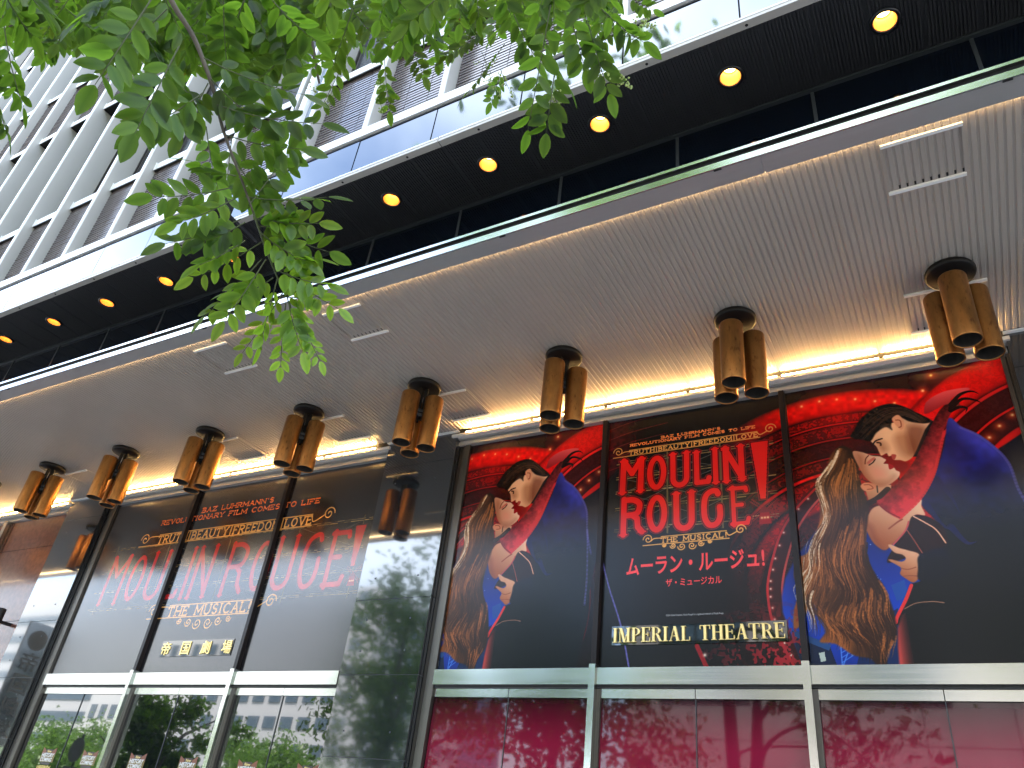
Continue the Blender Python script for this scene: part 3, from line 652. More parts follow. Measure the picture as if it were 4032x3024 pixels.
    # --- man's head
    cv.poly([(-0.15,5.02),(-0.006,4.91),(0.042,4.912),(-0.021,4.812),(-0.099,4.666),(-0.163,4.607),(-0.222,4.695),(-0.201,4.894)], skin(-.02, 4.78, .5), soft=.004)
    cv.poly([(0.044,4.922),(-0.015,4.851),(-0.095,4.694),(-0.132,4.631),(-0.082,4.624),(0.12,4.867)], (.05,.045,.06), soft=.004)
    cv.poly([(-0.41,4.878),(-0.409,4.816),(-0.375,4.759),(-0.362,4.707),(-0.35,4.675),(-0.311,4.689),(-0.299,4.662),(-0.27,4.662),(-0.271,4.628),(-0.225,4.616),(-0.18,4.601),(-0.125,4.65),(-0.131,4.77),(-0.146,4.935),(-0.233,4.951),(-0.312,4.924)],
            lambda X, Z: mixc((.52,.26,.14), (.90,.66,.49), np.clip(.72-(X+.12)*2.0+(Z-4.72)*.4, 0, 1)), smooth=True, soft=.004)
    cv.poly([(-0.277,4.673),(-0.246,4.664),(-0.262,4.627),(-0.278,4.639)], (.66,.22,.18), smooth=True, soft=.003); cv.line([(-0.366,4.794),(-0.343,4.785),(-0.342,4.764)], .012, (.14,.07,.05), smooth=True); cv.line([(-0.397,4.783),(-0.373,4.81),(-0.325,4.823)], .012, (.10,.06,.05), smooth=True)
    cv.poly([(-0.401,5.077),(-0.328,5.117),(-0.225,5.13),(-0.139,5.091),(-0.046,5.01),(0.044,4.922),(-0.006,4.905),(-0.105,4.938),(-0.156,4.979),(-0.212,4.989),(-0.244,4.932),(-0.243,4.886),(-0.287,4.919),(-0.359,4.88),(-0.409,4.816),(-0.465,4.836),(-0.531,4.857),(-0.553,4.882),(-0.511,4.948),(-0.478,5.006)], lambda X, Z: mixc((.035,.022,.018), (.20,.12,.075), np.clip(vnoise(X*2, Z*2, 26, 9)*1.2-.35+(Z-4.98)*1.5, 0, 1)), smooth=True, soft=.006)
    for i in range(60):
        t = RNG.random(); q = np.array([(-0.002,4.93),(-0.126,5.068),(-0.263,5.094),(-0.409,5.015),(-0.528,4.877)])*(1-t)+np.array([(-0.027,4.924),(-0.153,4.999),(-0.261,4.988),(-0.373,4.903),(-0.457,4.834)])*t
        cv.line(spline(q+RNG.normal(0, .006, q.shape), False, 5), RNG.uniform(.002, .006), tuple(np.array((.30,.19,.13))*RNG.uniform(.2, 1.2)), .6, taper=True)
    cv.poly([(-0.228,4.992),(-0.183,5.015),(-0.153,4.968),(-0.154,4.906),(-0.178,4.879),(-0.199,4.904),(-0.221,4.949)], (.82,.54,.40), smooth=True, soft=.004); cv.line([(-0.206,4.972),(-0.175,4.961),(-0.174,4.91),(-0.191,4.902)], .008, (.52,.26,.17), smooth=True)
    for q, c_, a_ in (([(-0.369,4.809),(-0.321,4.791),(-0.298,4.727),(-0.334,4.702),(-0.368,4.748)], (.45,.20,.10), .45), ([(-0.235,4.828),(-0.137,4.832),(-0.109,4.707),(-0.159,4.635),(-0.222,4.695)], (.50,.24,.12), .40), ([(-0.128,4.891),(-0.013,4.861),(-0.089,4.684),(-0.145,4.673)], (.38,.16,.09), .55), ([(-0.312,4.924),(-0.239,4.911),(-0.243,4.829),(-0.317,4.821)], (.95,.74,.58), .35),
                      ([(-0.531,4.713),(-0.476,4.684),(-0.483,4.565),(-0.447,4.462),(-0.512,4.53)], (.48,.22,.13), .45), ([(-0.432,4.578),(-0.352,4.566),(-0.347,4.487),(-0.426,4.498)], (.92,.50,.42), .35), ([(-0.432,4.451),(-0.335,4.457),(-0.283,4.488),(-0.333,4.418),(-0.398,4.406)], (.52,.26,.16), .45), ([(-0.538,4.125),(-0.508,4.049),(-0.482,3.957),(-0.435,3.901),(-0.476,4.001),(-0.495,4.093)], (.40,.17,.09), .5)):
        cv.poly(q, c_, smooth=True, soft=.03, alpha=a_)
    
    # --- long red glove round his neck
    def glove(X, Z):
        n = vnoise(X, Z, 30, 12)*.35+vnoise(X, Z, 80, 13)*.2; u = (X-(-.24))*.83-(Z-4.45)*.55
        return mixc((.20,.035,.04), (.80,.17,.19), np.clip(.25+np.abs(u)*4.2-(Z-4.45)*.55+n-.15, 0, 1))
    cv.poly([(-0.434,4.289),(-0.386,4.321),(-0.258,4.446),(-0.144,4.575),(-0.027,4.773),(0.05,4.91),(0.112,5.001),(0.203,5.077),(0.256,5.025),(0.182,4.957),(0.139,4.884),(0.1,4.791),(0.023,4.56),(-0.027,4.444),(-0.145,4.273),(-0.267,4.168),(-0.295,4.135),(-0.372,4.194)], glove, smooth=True, soft=.004)
    cv.line([(-0.294,4.14),(-0.136,4.281),(-0.027,4.444),(0.038,4.605),(0.111,4.809)], .022, (.80,.16,.17), .7, smooth=True); cv.line([(-0.431,4.279),(-0.378,4.208),(-0.298,4.144)], .010, (.45,.08,.09), smooth=True)
    cv.poly([(0.007,4.99),(0.02,5.071),(0.059,5.116),(0.154,5.16),(0.251,5.171),(0.327,5.166),(0.343,5.147),(0.273,5.12),(0.205,5.087),(0.207,5.055),(0.134,5.038),(0.091,5.016)], lambda X, Z: mixc((.50,.06,.08), (.85,.30,.32), np.clip((Z-4.98)*5, 0, 1)), smooth=True, soft=.004)
    for q in ([(0.196,5.037),(0.272,5.115),(0.352,5.129),(0.398,5.094)], [(0.191,5.007),(0.28,5.072),(0.366,5.044),(0.401,5.007)], [(0.187,4.987),(0.252,5.005),(0.295,4.987),(0.28,4.949)]): cv.line(q, .036, (.10,.025,.03), smooth=True, taper=True)
    # --- his hand on her back
    cv.poly([(-0.404,3.933),(-0.384,3.94),(-0.336,3.91),(-0.279,3.887),(-0.211,3.848),(-0.233,3.756),(-0.232,3.69),(-0.279,3.647),(-0.325,3.679),(-0.356,3.715),(-0.343,3.756),(-0.369,3.783),(-0.416,3.821),(-0.4,3.828),(-0.336,3.806),(-0.303,3.825),(-0.321,3.857),(-0.37,3.878)], skin(-.33, 3.86, .3), smooth=True, soft=.004)
    for q in ([(-0.343,3.756),(-0.3,3.745),(-0.247,3.757)], [(-0.337,3.697),(-0.293,3.698),(-0.243,3.691)]): cv.line(q, .008, (.50,.26,.17), .7, smooth=True)
    cv.poly([(-0.208,3.847),(-0.06,3.886),(-0.017,3.807),(-0.053,3.678),(-0.234,3.657),(-0.233,3.756)], lambda X, Z: mixc((.035,.04,.07), (.07,.08,.26), np.clip((Z-3.8)*4, 0, 1)), smooth=True, soft=.006)
    cv.dx = 0; cv.clip = (-1e9, 1e9)
couple(cv, 0., (-1.62, .64), True)
couple(cv, -3.345, (-4.30, -2.70), False)
# the couple's coat edge and the red arches run on, dimmed, into the middle pane
cv.poly([(-2.70, 4.75), (-2.70, 5.41), (-2.30, 5.41), (-2.36, 5.1)], lambda X, Z: mixc((.055,.050,.050), (.42,.04,.05), np.clip((-2.28-X)*2.2, 0, 1)*(.4+.6*vnoise(X, Z, 34, 21))), soft=.03)
for k in range(5): cv.line([(-2.70, 5.30-k*.11), (-2.45, 5.36-k*.11), (-2.1, 5.40-k*.11)], .008, (.5,.12,.12), .55, smooth=True)
cv.line([(-2.70, 4.02), (-2.62, 3.75), (-2.50, 3.42), (-2.42, 3.09)], .014, (.36,.34,.60), .85, smooth=True)
r = cv.box(-1.95, PZ0, -1.08, 3.55)
cv.put(r, np.clip((r[4]+1.9)*1.5, 0, 1)*np.clip((3.6-r[5])*2.4, 0, 1)*(vnoise(r[4], r[5], 26, 31)*vnoise(r[4], r[5], 60, 32) > .30), (.55,.10,.13))
cv.line([(-1.86, 3.24), (-1.78, 3.06)], .035, (.5,.08,.10)); cv.glow(-1.80, 3.17, .03, (1,.9,.8))
BOX = [('M',-2.555,-2.32,4.61,4.968),('O',-2.292,-2.109,4.597,4.977),('U',-2.074,-1.896,4.603,4.962),('L',-1.86,-1.718,4.606,4.95),('I',-1.694,-1.636,4.604,4.957),('N',-1.603,-1.409,4.602,4.953),('!',-1.352,-1.206,4.42,4.952),
       ('R',-2.537,-2.318,4.20,4.575),('O',-2.29,-2.101,4.19,4.583),('U',-2.047,-1.855,4.192,4.57),('G',-1.80,-1.615,4.195,4.57),('E',-1.557,-1.402,4.195,4.563)]
scaffold(cv, -2.59, -1.165, [4.92, 4.765, 4.62, 4.455, 4.25], [-2.52, -2.10, -1.62])
word(cv, "BAZ LUHRMANN'S", -2.155, -1.612, 5.132, 5.155, .0075, (.93,.50,.25)); word(cv, "REVOLUTIONARY FILM COMES TO LIFE", -2.46, -1.307, 5.094, 5.118, .0075, (.93,.50,.25))
def ribbon(cv, txt, x0, x1, z0, z1, wd, lw, s0, s1, rs):
    cv.line([(s0, z0-lw*1.4), (x1+.02, z0-lw*1.4)], lw, GOLD); cv.line([(x0, z1+lw*1.4), (x1, z1+lw*1.4)], lw, GOLD)
    word(cv, txt, x0, x1, z0, z1, wd, GOLD, gap=.5)
    scroll(cv, s0+rs, z0+rs*.9, rs, -1, lw, GOLD); scroll(cv, s1-rs, z0+rs*1.2, rs, 1, lw, GOLD)
    cv.line([(s0+rs*1.6, z0+rs*.5), (s0+rs*2.2, z1), (x0, z1)], lw, GOLD, smooth=True); cv.line([(x1, z1), (x1+rs*.5, z0+rs*.3), (s1-rs*1.6, z1)], lw, GOLD, smooth=True)
ribbon(cv, 'TRUTH|BEAUTY|FREEDOM|LOVE', -2.47, -1.29, 5.006, 5.044, .0085, .0075, -2.63, -1.13, .05)
bigword(cv, BOX); mill(cv, -1.276, 4.325, 1.15)
ribbon(cv, 'THE MUSICAL!', -2.155, -1.593, 4.113, 4.155, .0095, .009, -2.318, -1.432, .045)
for d in (-1, 1):
    for k, r_ in enumerate((.035, .026, .018)): scroll(cv, -1.93+d*(.045+.075*k), 4.065+.012*k, r_, d, .009, GOLD, -1)
imR = cv.image('right_film_print')
# ---- left-hand film: title on near-black
LX0, LX1 = -10.22, -5.38
cv = Canvas(LX0, PZ0, LX1, PZ1, 240); cv.a[:] = (.095,.088,.09)
scaffold(cv, -9.95, -5.44, [4.68, 4.36, 4.10, 3.86], [-9.82, -8.75, -7.62, -6.5, -5.56])
word(cv, "BAZ LUHRMANN'S", -8.34, -7.08, 5.075, 5.135, .0135, (.93,.46,.22), grow=.012, gcol=(.35,.07,.03)); word(cv, "REVOLUTIONARY FILM COMES TO LIFE", -9.08, -6.31, 4.975, 5.035, .0135, (.93,.46,.22), grow=.012, gcol=(.35,.07,.03))
ribbon(cv, 'TRUTH|BEAUTY|FREEDOM|LOVE', -9.03, -6.36, 4.715, 4.815, .02, .014, -9.39, -6.02, .085)
RED, ROSE, DKR = (.70,.085,.085), (.42,.10,.12), (.20,.02,.03)
bigword(cv, [('M',-9.83,-9.41,3.93,4.60),('O',-9.36,-9.04,3.92,4.61),('U',-8.98,-8.63,3.93,4.60),('L',-8.62,-8.31,3.93,4.60),('I',-8.28,-8.13,3.93,4.60),('N',-8.13,-7.76,3.93,4.60),('R',-7.57,-7.19,3.93,4.60),('O',-7.13,-6.81,3.92,4.61),('U',-6.78,-6.44,3.93,4.60),('G',-6.37,-6.05,3.92,4.61),('E',-5.98,-5.69,3.93,4.60),('!',-5.65,-5.51,4.16,4.62)])
mill(cv, -5.55, 4.07, 1.1)
ribbon(cv, 'THE MUSICAL!', -8.33, -6.95, 3.735, 3.845, .022, .014, -8.69, -6.57, .085)
for d in (-1, 1):
    for k, r_ in enumerate((.07, .055, .04)): scroll(cv, -7.66+d*(.09+.16*k), 3.63+.02*k, r_, d, .014, GOLD, -1)
imL = cv.image('left_film_print')
def filmmat(name, im, rough, coat=.7, sp=.6):
    ma = bpy.data.materials.new(name); ma.use_nodes = True; t = ma.node_tree; bs = t.nodes['Principled BSDF']
    ti = t.nodes.new('ShaderNodeTexImage'); ti.image = im; ti.extension = 'EXTEND'; uv = t.nodes.new('ShaderNodeUVMap'); uv.uv_map = 'print'
    t.links.new(uv.outputs['UV'], ti.inputs['Vector']); t.links.new(ti.outputs['Color'], bs.inputs['Base Color'])
    g = t.nodes.new('ShaderNodeTexCoord'); n = t.nodes.new('ShaderNodeTexNoise'); n.inputs['Scale'].default_value = 1.6; n.inputs['Detail'].default_value = 4
    t.links.new(g.outputs['Object'], n.inputs['Vector']); bp = t.nodes.new('ShaderNodeBump'); bp.inputs['Strength'].default_value = .035; bp.inputs['Distance'].default_value = .02
    t.links.new(n.outputs['Fac'], bp.inputs['Height']); t.links.new(bp.outputs['Normal'], bs.inputs['Normal'])
    bs.inputs['Roughness'].default_value = rough; bs.inputs['Specular IOR Level'].default_value = sp; bs.inputs['Coat Weight'].default_value = coat; bs.inputs['Coat Roughness'].default_value = rough*.8
    return ma
M['filmR'] = filmmat('printed_film_couple', imR, .22, 0., .28); M['filmL'] = filmmat('printed_film_title', imL, .19)
def film(name, x0, x1, ext, mat, label, cat='poster', group=None):
    q = MB(); q.box(x0, x1, -.003, .004, 3.076, 5.394); o = q.build(name, mat)
    uvl = o.data.uv_layers.new(name='print'); vs = o.data.vertices
    for lp in o.data.loops:
        v = vs[lp.vertex_index].co; uvl.data[lp.index].uv = ((v.x-ext[0])/(ext[1]-ext[0]), (v.z-PZ0)/(PZ1-PZ0))
    return tag(o, label, cat, group)
eR, eL = (RX0, RX1), (LX0, LX1)
film('poster', -4.272, -2.735, eR, M['filmR'], 'tall poster of an embracing couple, beside the central black granite column')
midp = film('poster', -2.68, -1.08, eR, M['filmR'], 'black poster with red title stacked in two lines, Japanese title below it')
film('poster', -1.025, .60, eR, M['filmR'], 'tall poster of an embracing couple under the largest copper lamp, at the right edge')
G = 'panes of the wide black title poster'
film('poster', -10.198, -8.535, eL, M['filmL'], 'black poster pane carrying the first letters of the wide single-line title', group=G)
film('poster', -8.48, -6.885, eL, M['filmL'], 'black poster pane with the middle of the single-line title above the small kanji plate', group=G)
film('poster', -6.83, -5.40, eL, M['filmL'], 'black poster pane with the end of the single-line title, left of the central granite column', group=G)
M['katred'] = pbr('printed_red', srgb((.90,.17,.17)), .3); M['pale'] = pbr('printed_grey', srgb((.62,.62,.62)), .4)
put_text('title_lettering', 'ムーラン・ルージュ!', -2.463, -1.30, 3.84, 4.0, -.0035, M['katred'], midp, ext=.0004, off=.022)
put_text('subtitle_lettering', 'ザ・ミュージカル', -2.111, -1.645, 3.725, 3.79, -.0035, M['katred'], midp, ext=.0004, off=.012)
put_text('small_print', '©2024 Global Creatures. Moulin Rouge® is a registered trademark of Moulin Rouge.', -2.11, -1.64, 3.477, 3.496, -.0035, M['pale'], midp, ext=.0004)
# ---- raised gilded names on black glass plates
def plate(name, x0, x1, z0, z1, label):
    t = thing(name, label, 'sign', ((x0+x1)/2, 0, z0))
    q = MB(); xm = (x1-x0)/2
    q.box(-xm, xm, -.012, -.0035, 0, z1-z0); q.build('backing_plate', M['blackglass'], t); return t
t = plate('name_sign', -2.572, -1.168, 3.258, 3.412, 'gilded serif IMPERIAL THEATRE letters on a black glass strip')
# didone capitals: thick stems, hairlines and serifs as solid pieces
def serif_word(txt, x0, x1, z0, z1, y, d, parent, mat, org):
    SW = {'I': .44, 'M': 1.12, 'P': .8, 'E': .82, 'R': .92, 'A': .95, 'L': .8, 'T': .9, 'H': 1.0, ' ': .62}
    tot = sum(SW[c]+.12 for c in txt)-.12; u = (x1-x0)/tot; x = x0; h = z1-z0; k = 0
    TH, HL = .22*u, .045*u
    for c in txt:
        wdt = SW[c]*u; q = MB()
        def bx(a, b_, c0, c1):
            nonlocal k; k += 1; e = (k % 9)*.00012; q.box(a-org[0], b_-org[0], y-d-e, y, c0-org[2], c1-org[2])
        def st(xa, w_, l=True, r=True, top=True, bot=True):
            bx(xa, xa+w_, z0, z1)
            s_ = .11*u
            if top: bx(xa-(s_ if l else 0), xa+w_+(s_ if r else 0), z1-HL*1.1, z1)
            if bot: bx(xa-(s_ if l else 0), xa+w_+(s_ if r else 0), z0, z0+HL*1.1)
        def sl(xa, za, xb, zb, w_):
            nonlocal k; k += 1; e = (k % 9)*.00012
            P4 = [(xa-w_/2, za), (xa+w_/2, za), (xb+w_/2, zb), (xb-w_/2, zb)]; n = len(q.v)
            for yy in (y-d-e, y): q.v += [(a-org[0], yy, b_-org[2]) for a, b_ in P4]
            q.f += [(n, n+1, n+2, n+3), (n+7, n+6, n+5, n+4)]+[(n+i, n+4+i, n+4+(i+1) % 4, n+(i+1) % 4) for i in range(4)]; q.sm += [False]*6
        def bowl(xa, za, zb, rx):
            nonlocal k; N = 14; zc = (za+zb)/2; rz = abs(zb-za)/2; k += 1; e = (k % 9)*.00012
            for i in range(N):
                a0, a1 = math.pi/2-math.pi*i/N, math.pi/2-math.pi*(i+1)/N
                def pt(a, inn):
                    tk = HL+(TH*.95-HL)*math.cos(a)**2; return (xa+(rx-(tk if inn else 0))*math.cos(a), zc+(rz-(HL*1.1 if inn else 0))*math.sin(a))
                P4 = [pt(a0, 0), pt(a1, 0), pt(a1, 1), pt(a0, 1)]; n = len(q.v)
                for yy in (y-d-e, y): q.v += [(a-org[0], yy, b_-org[2]) for a, b_ in P4]
                q.f += [(n, n+1, n+2, n+3), (n+7, n+6, n+5, n+4), (n, n+4, n+5, n+1), (n+2, n+6, n+7, n+3)]; q.sm += [False]*4
        if c == 'I': st(x+.11*u, TH)
        elif c == 'L': st(x+.1*u, TH, r=True, bot=True); bx(x+.1*u, x+wdt, z0, z0+HL*1.2); bx(x+wdt-HL*1.4, x+wdt, z0, z0+.26*h)
        elif c == 'E':
            st(x+.08*u, TH); bx(x+.1*u, x+wdt-.04*u, z1-HL*1.2, z1); bx(x+wdt-.04*u-HL*1.4, x+wdt-.04*u, z1-.24*h, z1); bx(x+.1*u, x+wdt, z0, z0+HL*1.2); bx(x+wdt-HL*1.4, x+wdt, z0, z0+.26*h); bx(x+.2*u, x+.58*u, z0+.5*h, z0+.5*h+HL); bx(x+.58*u, x+.58*u+HL*1.3, z0+.38*h, z0+.64*h)
        elif c == 'T': st(x+wdt/2-TH/2, TH, top=False); bx(x, x+wdt, z1-HL*1.2, z1); bx(x, x+HL*1.4, z1-.26*h, z1); bx(x+wdt-HL*1.4, x+wdt, z1-.26*h, z1)
        elif c == 'H': st(x+.08*u, TH); st(x+wdt-.08*u-TH, TH); bx(x+.2*u, x+wdt-.2*u, z0+.5*h, z0+.5*h+HL)
        elif c == 'P': st(x+.08*u, TH); bowl(x+.25*u, z0+.45*h, z1, wdt-.27*u)
        elif c == 'R': st(x+.08*u, TH); bowl(x+.25*u, z0+.48*h, z1, wdt-.36*u); sl(x+.52*u, z0+.49*h, x+wdt-.1*u, z0, TH*.85); bx(x+wdt-.18*u, x+wdt+.04*u, z0, z0+HL*1.3)
        elif c == 'A': sl(x+wdt*.5, z1, x+.12*u, z0, HL*1.4); sl(x+wdt*.52, z1, x+wdt-.16*u, z0, TH); bx(x+.26*u, x+wdt-.3*u, z0+.33*h, z0+.33*h+HL); bx(x, x+.26*u, z0, z0+HL*1.1); bx(x+wdt-.34*u, x+wdt+.02*u, z0, z0+HL*1.1)
        elif c == 'M': st(x+.1*u, HL*1.5); st(x+wdt-.1*u-TH, TH); sl(x+.2*u, z1, x+wdt*.5, z0, TH*.9); sl(x+wdt-.16*u, z1, x+wdt*.5, z0, HL*1.4)
        if c != ' ': q.build('letter', mat, parent)
        x += wdt+.12*u
serif_word('IMPERIAL THEATRE', -2.556, -1.185, 3.277, 3.392, -.0125, .016, t, M['gold'], (t.location.x, 0, t.location.z))
t = plate('name_sign', -8.215, -7.035, 3.258, 3.437, 'small black glass plate with four gilded Japanese characters below the wide title')
for i, ch in enumerate('帝国劇場'):
    x = -8.19+i*.335; o = put_text('letter', ch, x, x+.145, 3.275, 3.42, -.0128, M['gold'], t, ext=.008, off=.008)
    o.location = (-t.location.x, 0, -t.location.z)

# ================================================================ LIGHTS ON THE CEILING
ORD = ['first', 'second', 'third', 'fourth', 'fifth', 'sixth', 'seventh', 'eighth', 'ninth', 'tenth', 'eleventh', 'twelfth', 'thirteenth', 'fourteenth', 'fifteenth']
def copper_mat():
    ma = bpy.data.materials.new('aged_copper'); ma.use_nodes = True; t = ma.node_tree; bs = t.nodes['Principled BSDF']
    g = t.nodes.new('ShaderNodeTexCoord'); oi = t.nodes.new('ShaderNodeObjectInfo'); ad = t.nodes.new('ShaderNodeVectorMath'); ad.operation = 'ADD'
    mp = t.nodes.new('ShaderNodeMapping'); mp.inputs['Scale'].default_value = (1, 1, .35)
    n1 = t.nodes.new('ShaderNodeTexNoise'); n1.inputs['Scale'].default_value = 9; n1.inputs['Detail'].default_value = 7; n1.inputs['Roughness'].default_value = .65
    n2 = t.nodes.new('ShaderNodeTexNoise'); n2.inputs['Scale'].default_value = 45; n2.inputs['Detail'].default_value = 4
    cr = t.nodes.new('ShaderNodeValToRGB'); e = cr.color_ramp.elements; e[0].position = .28; e[0].color = (.20, .095, .030, 1); e[1].position = .74; e[1].color = (.45, .22, .068, 1)
    m_ = e.new(.52); m_.color = (.34, .155, .044, 1)
    t.links.new(g.outputs['Object'], ad.inputs[0]); t.links.new(oi.outputs['Random'], ad.inputs[1]); t.links.new(ad.outputs[0], mp.inputs['Vector'])
    t.links.new(mp.outputs[0], n1.inputs['Vector']); t.links.new(mp.outputs[0], n2.inputs['Vector']); t.links.new(n1.outputs['Fac'], cr.inputs['Fac'])
    dm = t.nodes.new('ShaderNodeMixRGB'); dm.blend_type = 'MULTIPLY'; r2 = t.nodes.new('ShaderNodeMapRange'); r2.inputs['From Min'].default_value = .58; r2.inputs['From Max'].default_value = .72; dm.inputs['Color2'].default_value = (.55, .5, .5, 1)
    t.links.new(n2.outputs['Fac'], r2.inputs['Value']); t.links.new(r2.outputs['Result'], dm.inputs['Fac']); t.links.new(cr.outputs['Color'], dm.inputs['Color1']); t.links.new(dm.outputs['Color'], bs.inputs['Base Color'])
    bs.inputs['Metallic'].default_value = .92
    r3 = t.nodes.new('ShaderNodeMapRange'); r3.inputs['To Min'].default_value = .34; r3.inputs['To Max'].default_value = .5; t.links.new(n1.outputs['Fac'], r3.inputs['Value']); t.links.new(r3.outputs['Result'], bs.inputs['Roughness'])
    return ma
M['copper'] = copper_mat()
LAMPX = [.344, -1.183, -2.712, -4.236, -5.752, -7.290, -8.828, -10.38, -11.92, -13.45]
LAMPROT = [0, 0, -2, -13, -12, -10, -14, -6, 0, 0]
def make_lamp():
    t = thing('copper_lamp', 'lamp', 'ceiling lamp', (0, 0, ZC), 'copper lamps along the canopy')
    q = MB(); q.lathe([(.001, -.046), (.150, -.046), (.162, -.040), (.165, -.030), (.165, -.012), (.158, -.001)], seg=48); q.build('ceiling_plate', M['plate'], t)
    for a in (-92, 30, 150):
        c, s_ = math.cos(math.radians(a)), math.sin(math.radians(a)); r = .132; cx, cy = r*c, r*s_
        z0, z1 = 4.845-ZC, 5.388-ZC
        q = MB(); q.lathe([(.001, z1-.004), (.078, z1), (.086, z1-.006), (.0895, z1-.016), (.0895, z0+.02), (.0905, z0+.004), (.0895, z0), (.083, z0), (.082, z0+.01)], (0, 0), 40)
        o = q.build('copper_tube', M['copper'], t, (cx, cy, 0))
        q = MB(); q.lathe([(.0818, z0+.006), (.081, z0+.16), (.05, z0+.2), (.001, z0+.2)], seg=32); q.build('tube_inside', M['brass_in'], o)
        q = MB(); q.bar((c*.034, s_*.034, -.047), (c*.034, s_*.034, z0+.30), .02, .034, (c, s_, .001)); q.build('hanger_bar', M['plate'], t)
    q = MB()
    for zz in (-.30, -.345): q.lathe([(.001, zz-.018), (.046, zz-.018), (.05, zz-.012), (.05, zz+.012), (.001, zz+.016)], seg=6, smooth=False)
    q.build('clamp_hub', M['black'], t)
    return t
proto = make_lamp()
for i, (x, r) in enumerate(zip(LAMPX, LAMPROT)):
    t = proto if i == 0 else copy_tree(proto)
    t.location = (x, -1.005, ZC); t.rotation_euler = (0, 0, math.radians(r))
    t['label'] = 'cluster of three copper tubes on a black ceiling disc, '+('the one furthest right' if i == 0 else ORD[i]+' from the right')
# strip lights above the posters
LEDS = []
for (a, c) in ((-4.317, .60), (-10.25, -5.50), (-19, -11.3)):
    n = int(round((c-a)/.80)); L = (c-a)/n
    for i in range(n): LEDS.append((a+i*L+.012, a+(i+1)*L-.016))
LEDS.sort(key=lambda p: -p[0])
for i, (a, c) in enumerate(LEDS):
    t = thing('strip_light', ('glowing warm strip light in the ceiling cove, '+(ORD[i] if i < 15 else '%dth' % (i+1))+' from the right'), 'strip light', ((a+c)/2, -.11, 5.510), 'strip lights above the posters')
    h = (c-a)/2
    q = MB(); q.tube([(-h+.010, 0, 0), (h-.010, 0, 0)], .0085, 10); q.build('tube', M['led'], t)
    q = MB(); q.box(-h, -h+.0098, -.012, .012, -.0095, .012); q.build('end_cap', M['ledwhite'], t); q = MB(); q.box(h-.0098, h, -.012, .012, -.0095, .012); q.build('end_cap', M['ledwhite'], t)
# downlights
M['cup'] = pbr('gold_reflector', (.82, .47, .15), .45, .1); M['bulb'] = pbr('downlight_lens', (1, .9, .7), .4, emit=(1, .56, .17), estr=3.2); M['ring'] = pbr('black_ring', (.012, .012, .014), .3)
def make_down():
    t = thing('downlight', 'd', 'downlight', (0, 0, HS), 'round downlights in the black soffit')
    q = MB(); q.lathe([(.0725, .004), (.0725, -.010), (.078, -.016), (.094, -.012), (.097, -.002), (.089, .001)], seg=40); q.build('trim_ring', M['ring'], t)
    q = MB(); q.lathe([(.0722, -.004), (.070, .02), (.064, .055), (.056, .080), (.053, .105)], seg=40); q.lathe([(.053, .105), (.049, .1055), (.049, .116)], seg=40); q.build('reflector', M['cup'], t)
    q = MB(); q.lathe([(.001, .114), (.048, .114)], seg=32); q.build('lens', M['bulb'], t); return t
proto = make_down(); k = 0
for i, x in enumerate(DLX):
    if not -15.5 < x < 1.6: continue
    t = proto if k == 0 else copy_tree(proto)
    t.location = (x, DLY, HS); t['label'] = 'round glowing downlight in the black ribbed soffit, '+(ORD[k] if k < 15 else '%dth' % (k+1))+' counted from the right'; k += 1
# projecting name sign beyond the view, mirrored in the left column
M['bronze'] = pbr('dull_bronze', (.16, .13, .09), .5, .4)
t = thing('blade_sign', 'vertical dark name sign mirrored in the leftmost granite column', 'sign', (-12.7, -1.05, 2.35))
q = MB(); q.box(-.05, 0, -.42, .0, 0, 1.75); q.build('sign_box', M['granite'], t)
q = MB(); q.tube([(.001, -.21, 1.50), (.012, -.21, 1.50)], .15, 32); q.build('emblem', M['bronze'], t)
for i, ch in enumerate('帝国劇場'):
    o = put_text('letter', ch, -.14, .14, -.14, .14, 0, M['bronze'], t, ext=.008, off=.01); o.location = (.010, -.21, 1.17-.32*i); o.rotation_euler = (0, 0, math.radians(90))
# wall lamp on the red stone, floodlight on the ledge, door stickers
t = thing('wall_lamp', 'black cylinder wall lamp on the red-brown stone at the left edge', 'wall lamp', (-11.62, -.06, 3.75))
q = MB(); q.lathe([(.001, .17), (.055, .17), (.06, .16), (.06, -.16), (.055, -.17), (.001, -.165)], (0, -.14), 28); q.build('lamp_body', M['black'], t)
q = MB(); q.bar((0, -.1, 0), (0, .06, 0), .05, .04); q.build('bracket', M['black'], t)
t = thing('floodlight', 'black floodlight on the pale ledge, half hidden by hanging leaves', 'floodlight', [(-4.714,-3.394,5.913)][0])
q = MB(); q.box(-.085, .085, -.05, .05, -.06, .06); q.build('lamp_housing', M['plate'], t); q = MB(); q.box(-.078, .078, -.058, -.0505, -.053, .053); q.build('lamp_glass', M['navyglass'], t)
q = MB(); q.bar((0, .0505, 0), (0, .40, -.02), .03, .03); q.build('bracket', M['plate'], t)
M['stick_o'] = pbr('sticker_orange', srgb((.44,.22,.07)), .5); M['stick_y'] = pbr('sticker_gold', srgb((.44,.35,.06)), .45); M['stick_d'] = pbr('sticker_maroon', srgb((.13,.03,.03)), .5); M['wht'] = pbr('printed_white', (.70, .70, .68), .5)
SX = [(-9.62, 'nearest the left jamb'), (-8.85, 'left of the first steel mullion'), (-8.02, 'right of the first steel mullion'), (-7.22, 'left of the second steel mullion'), (-6.37, 'right of the second steel mullion'), (-5.585, 'nearest the granite column')]
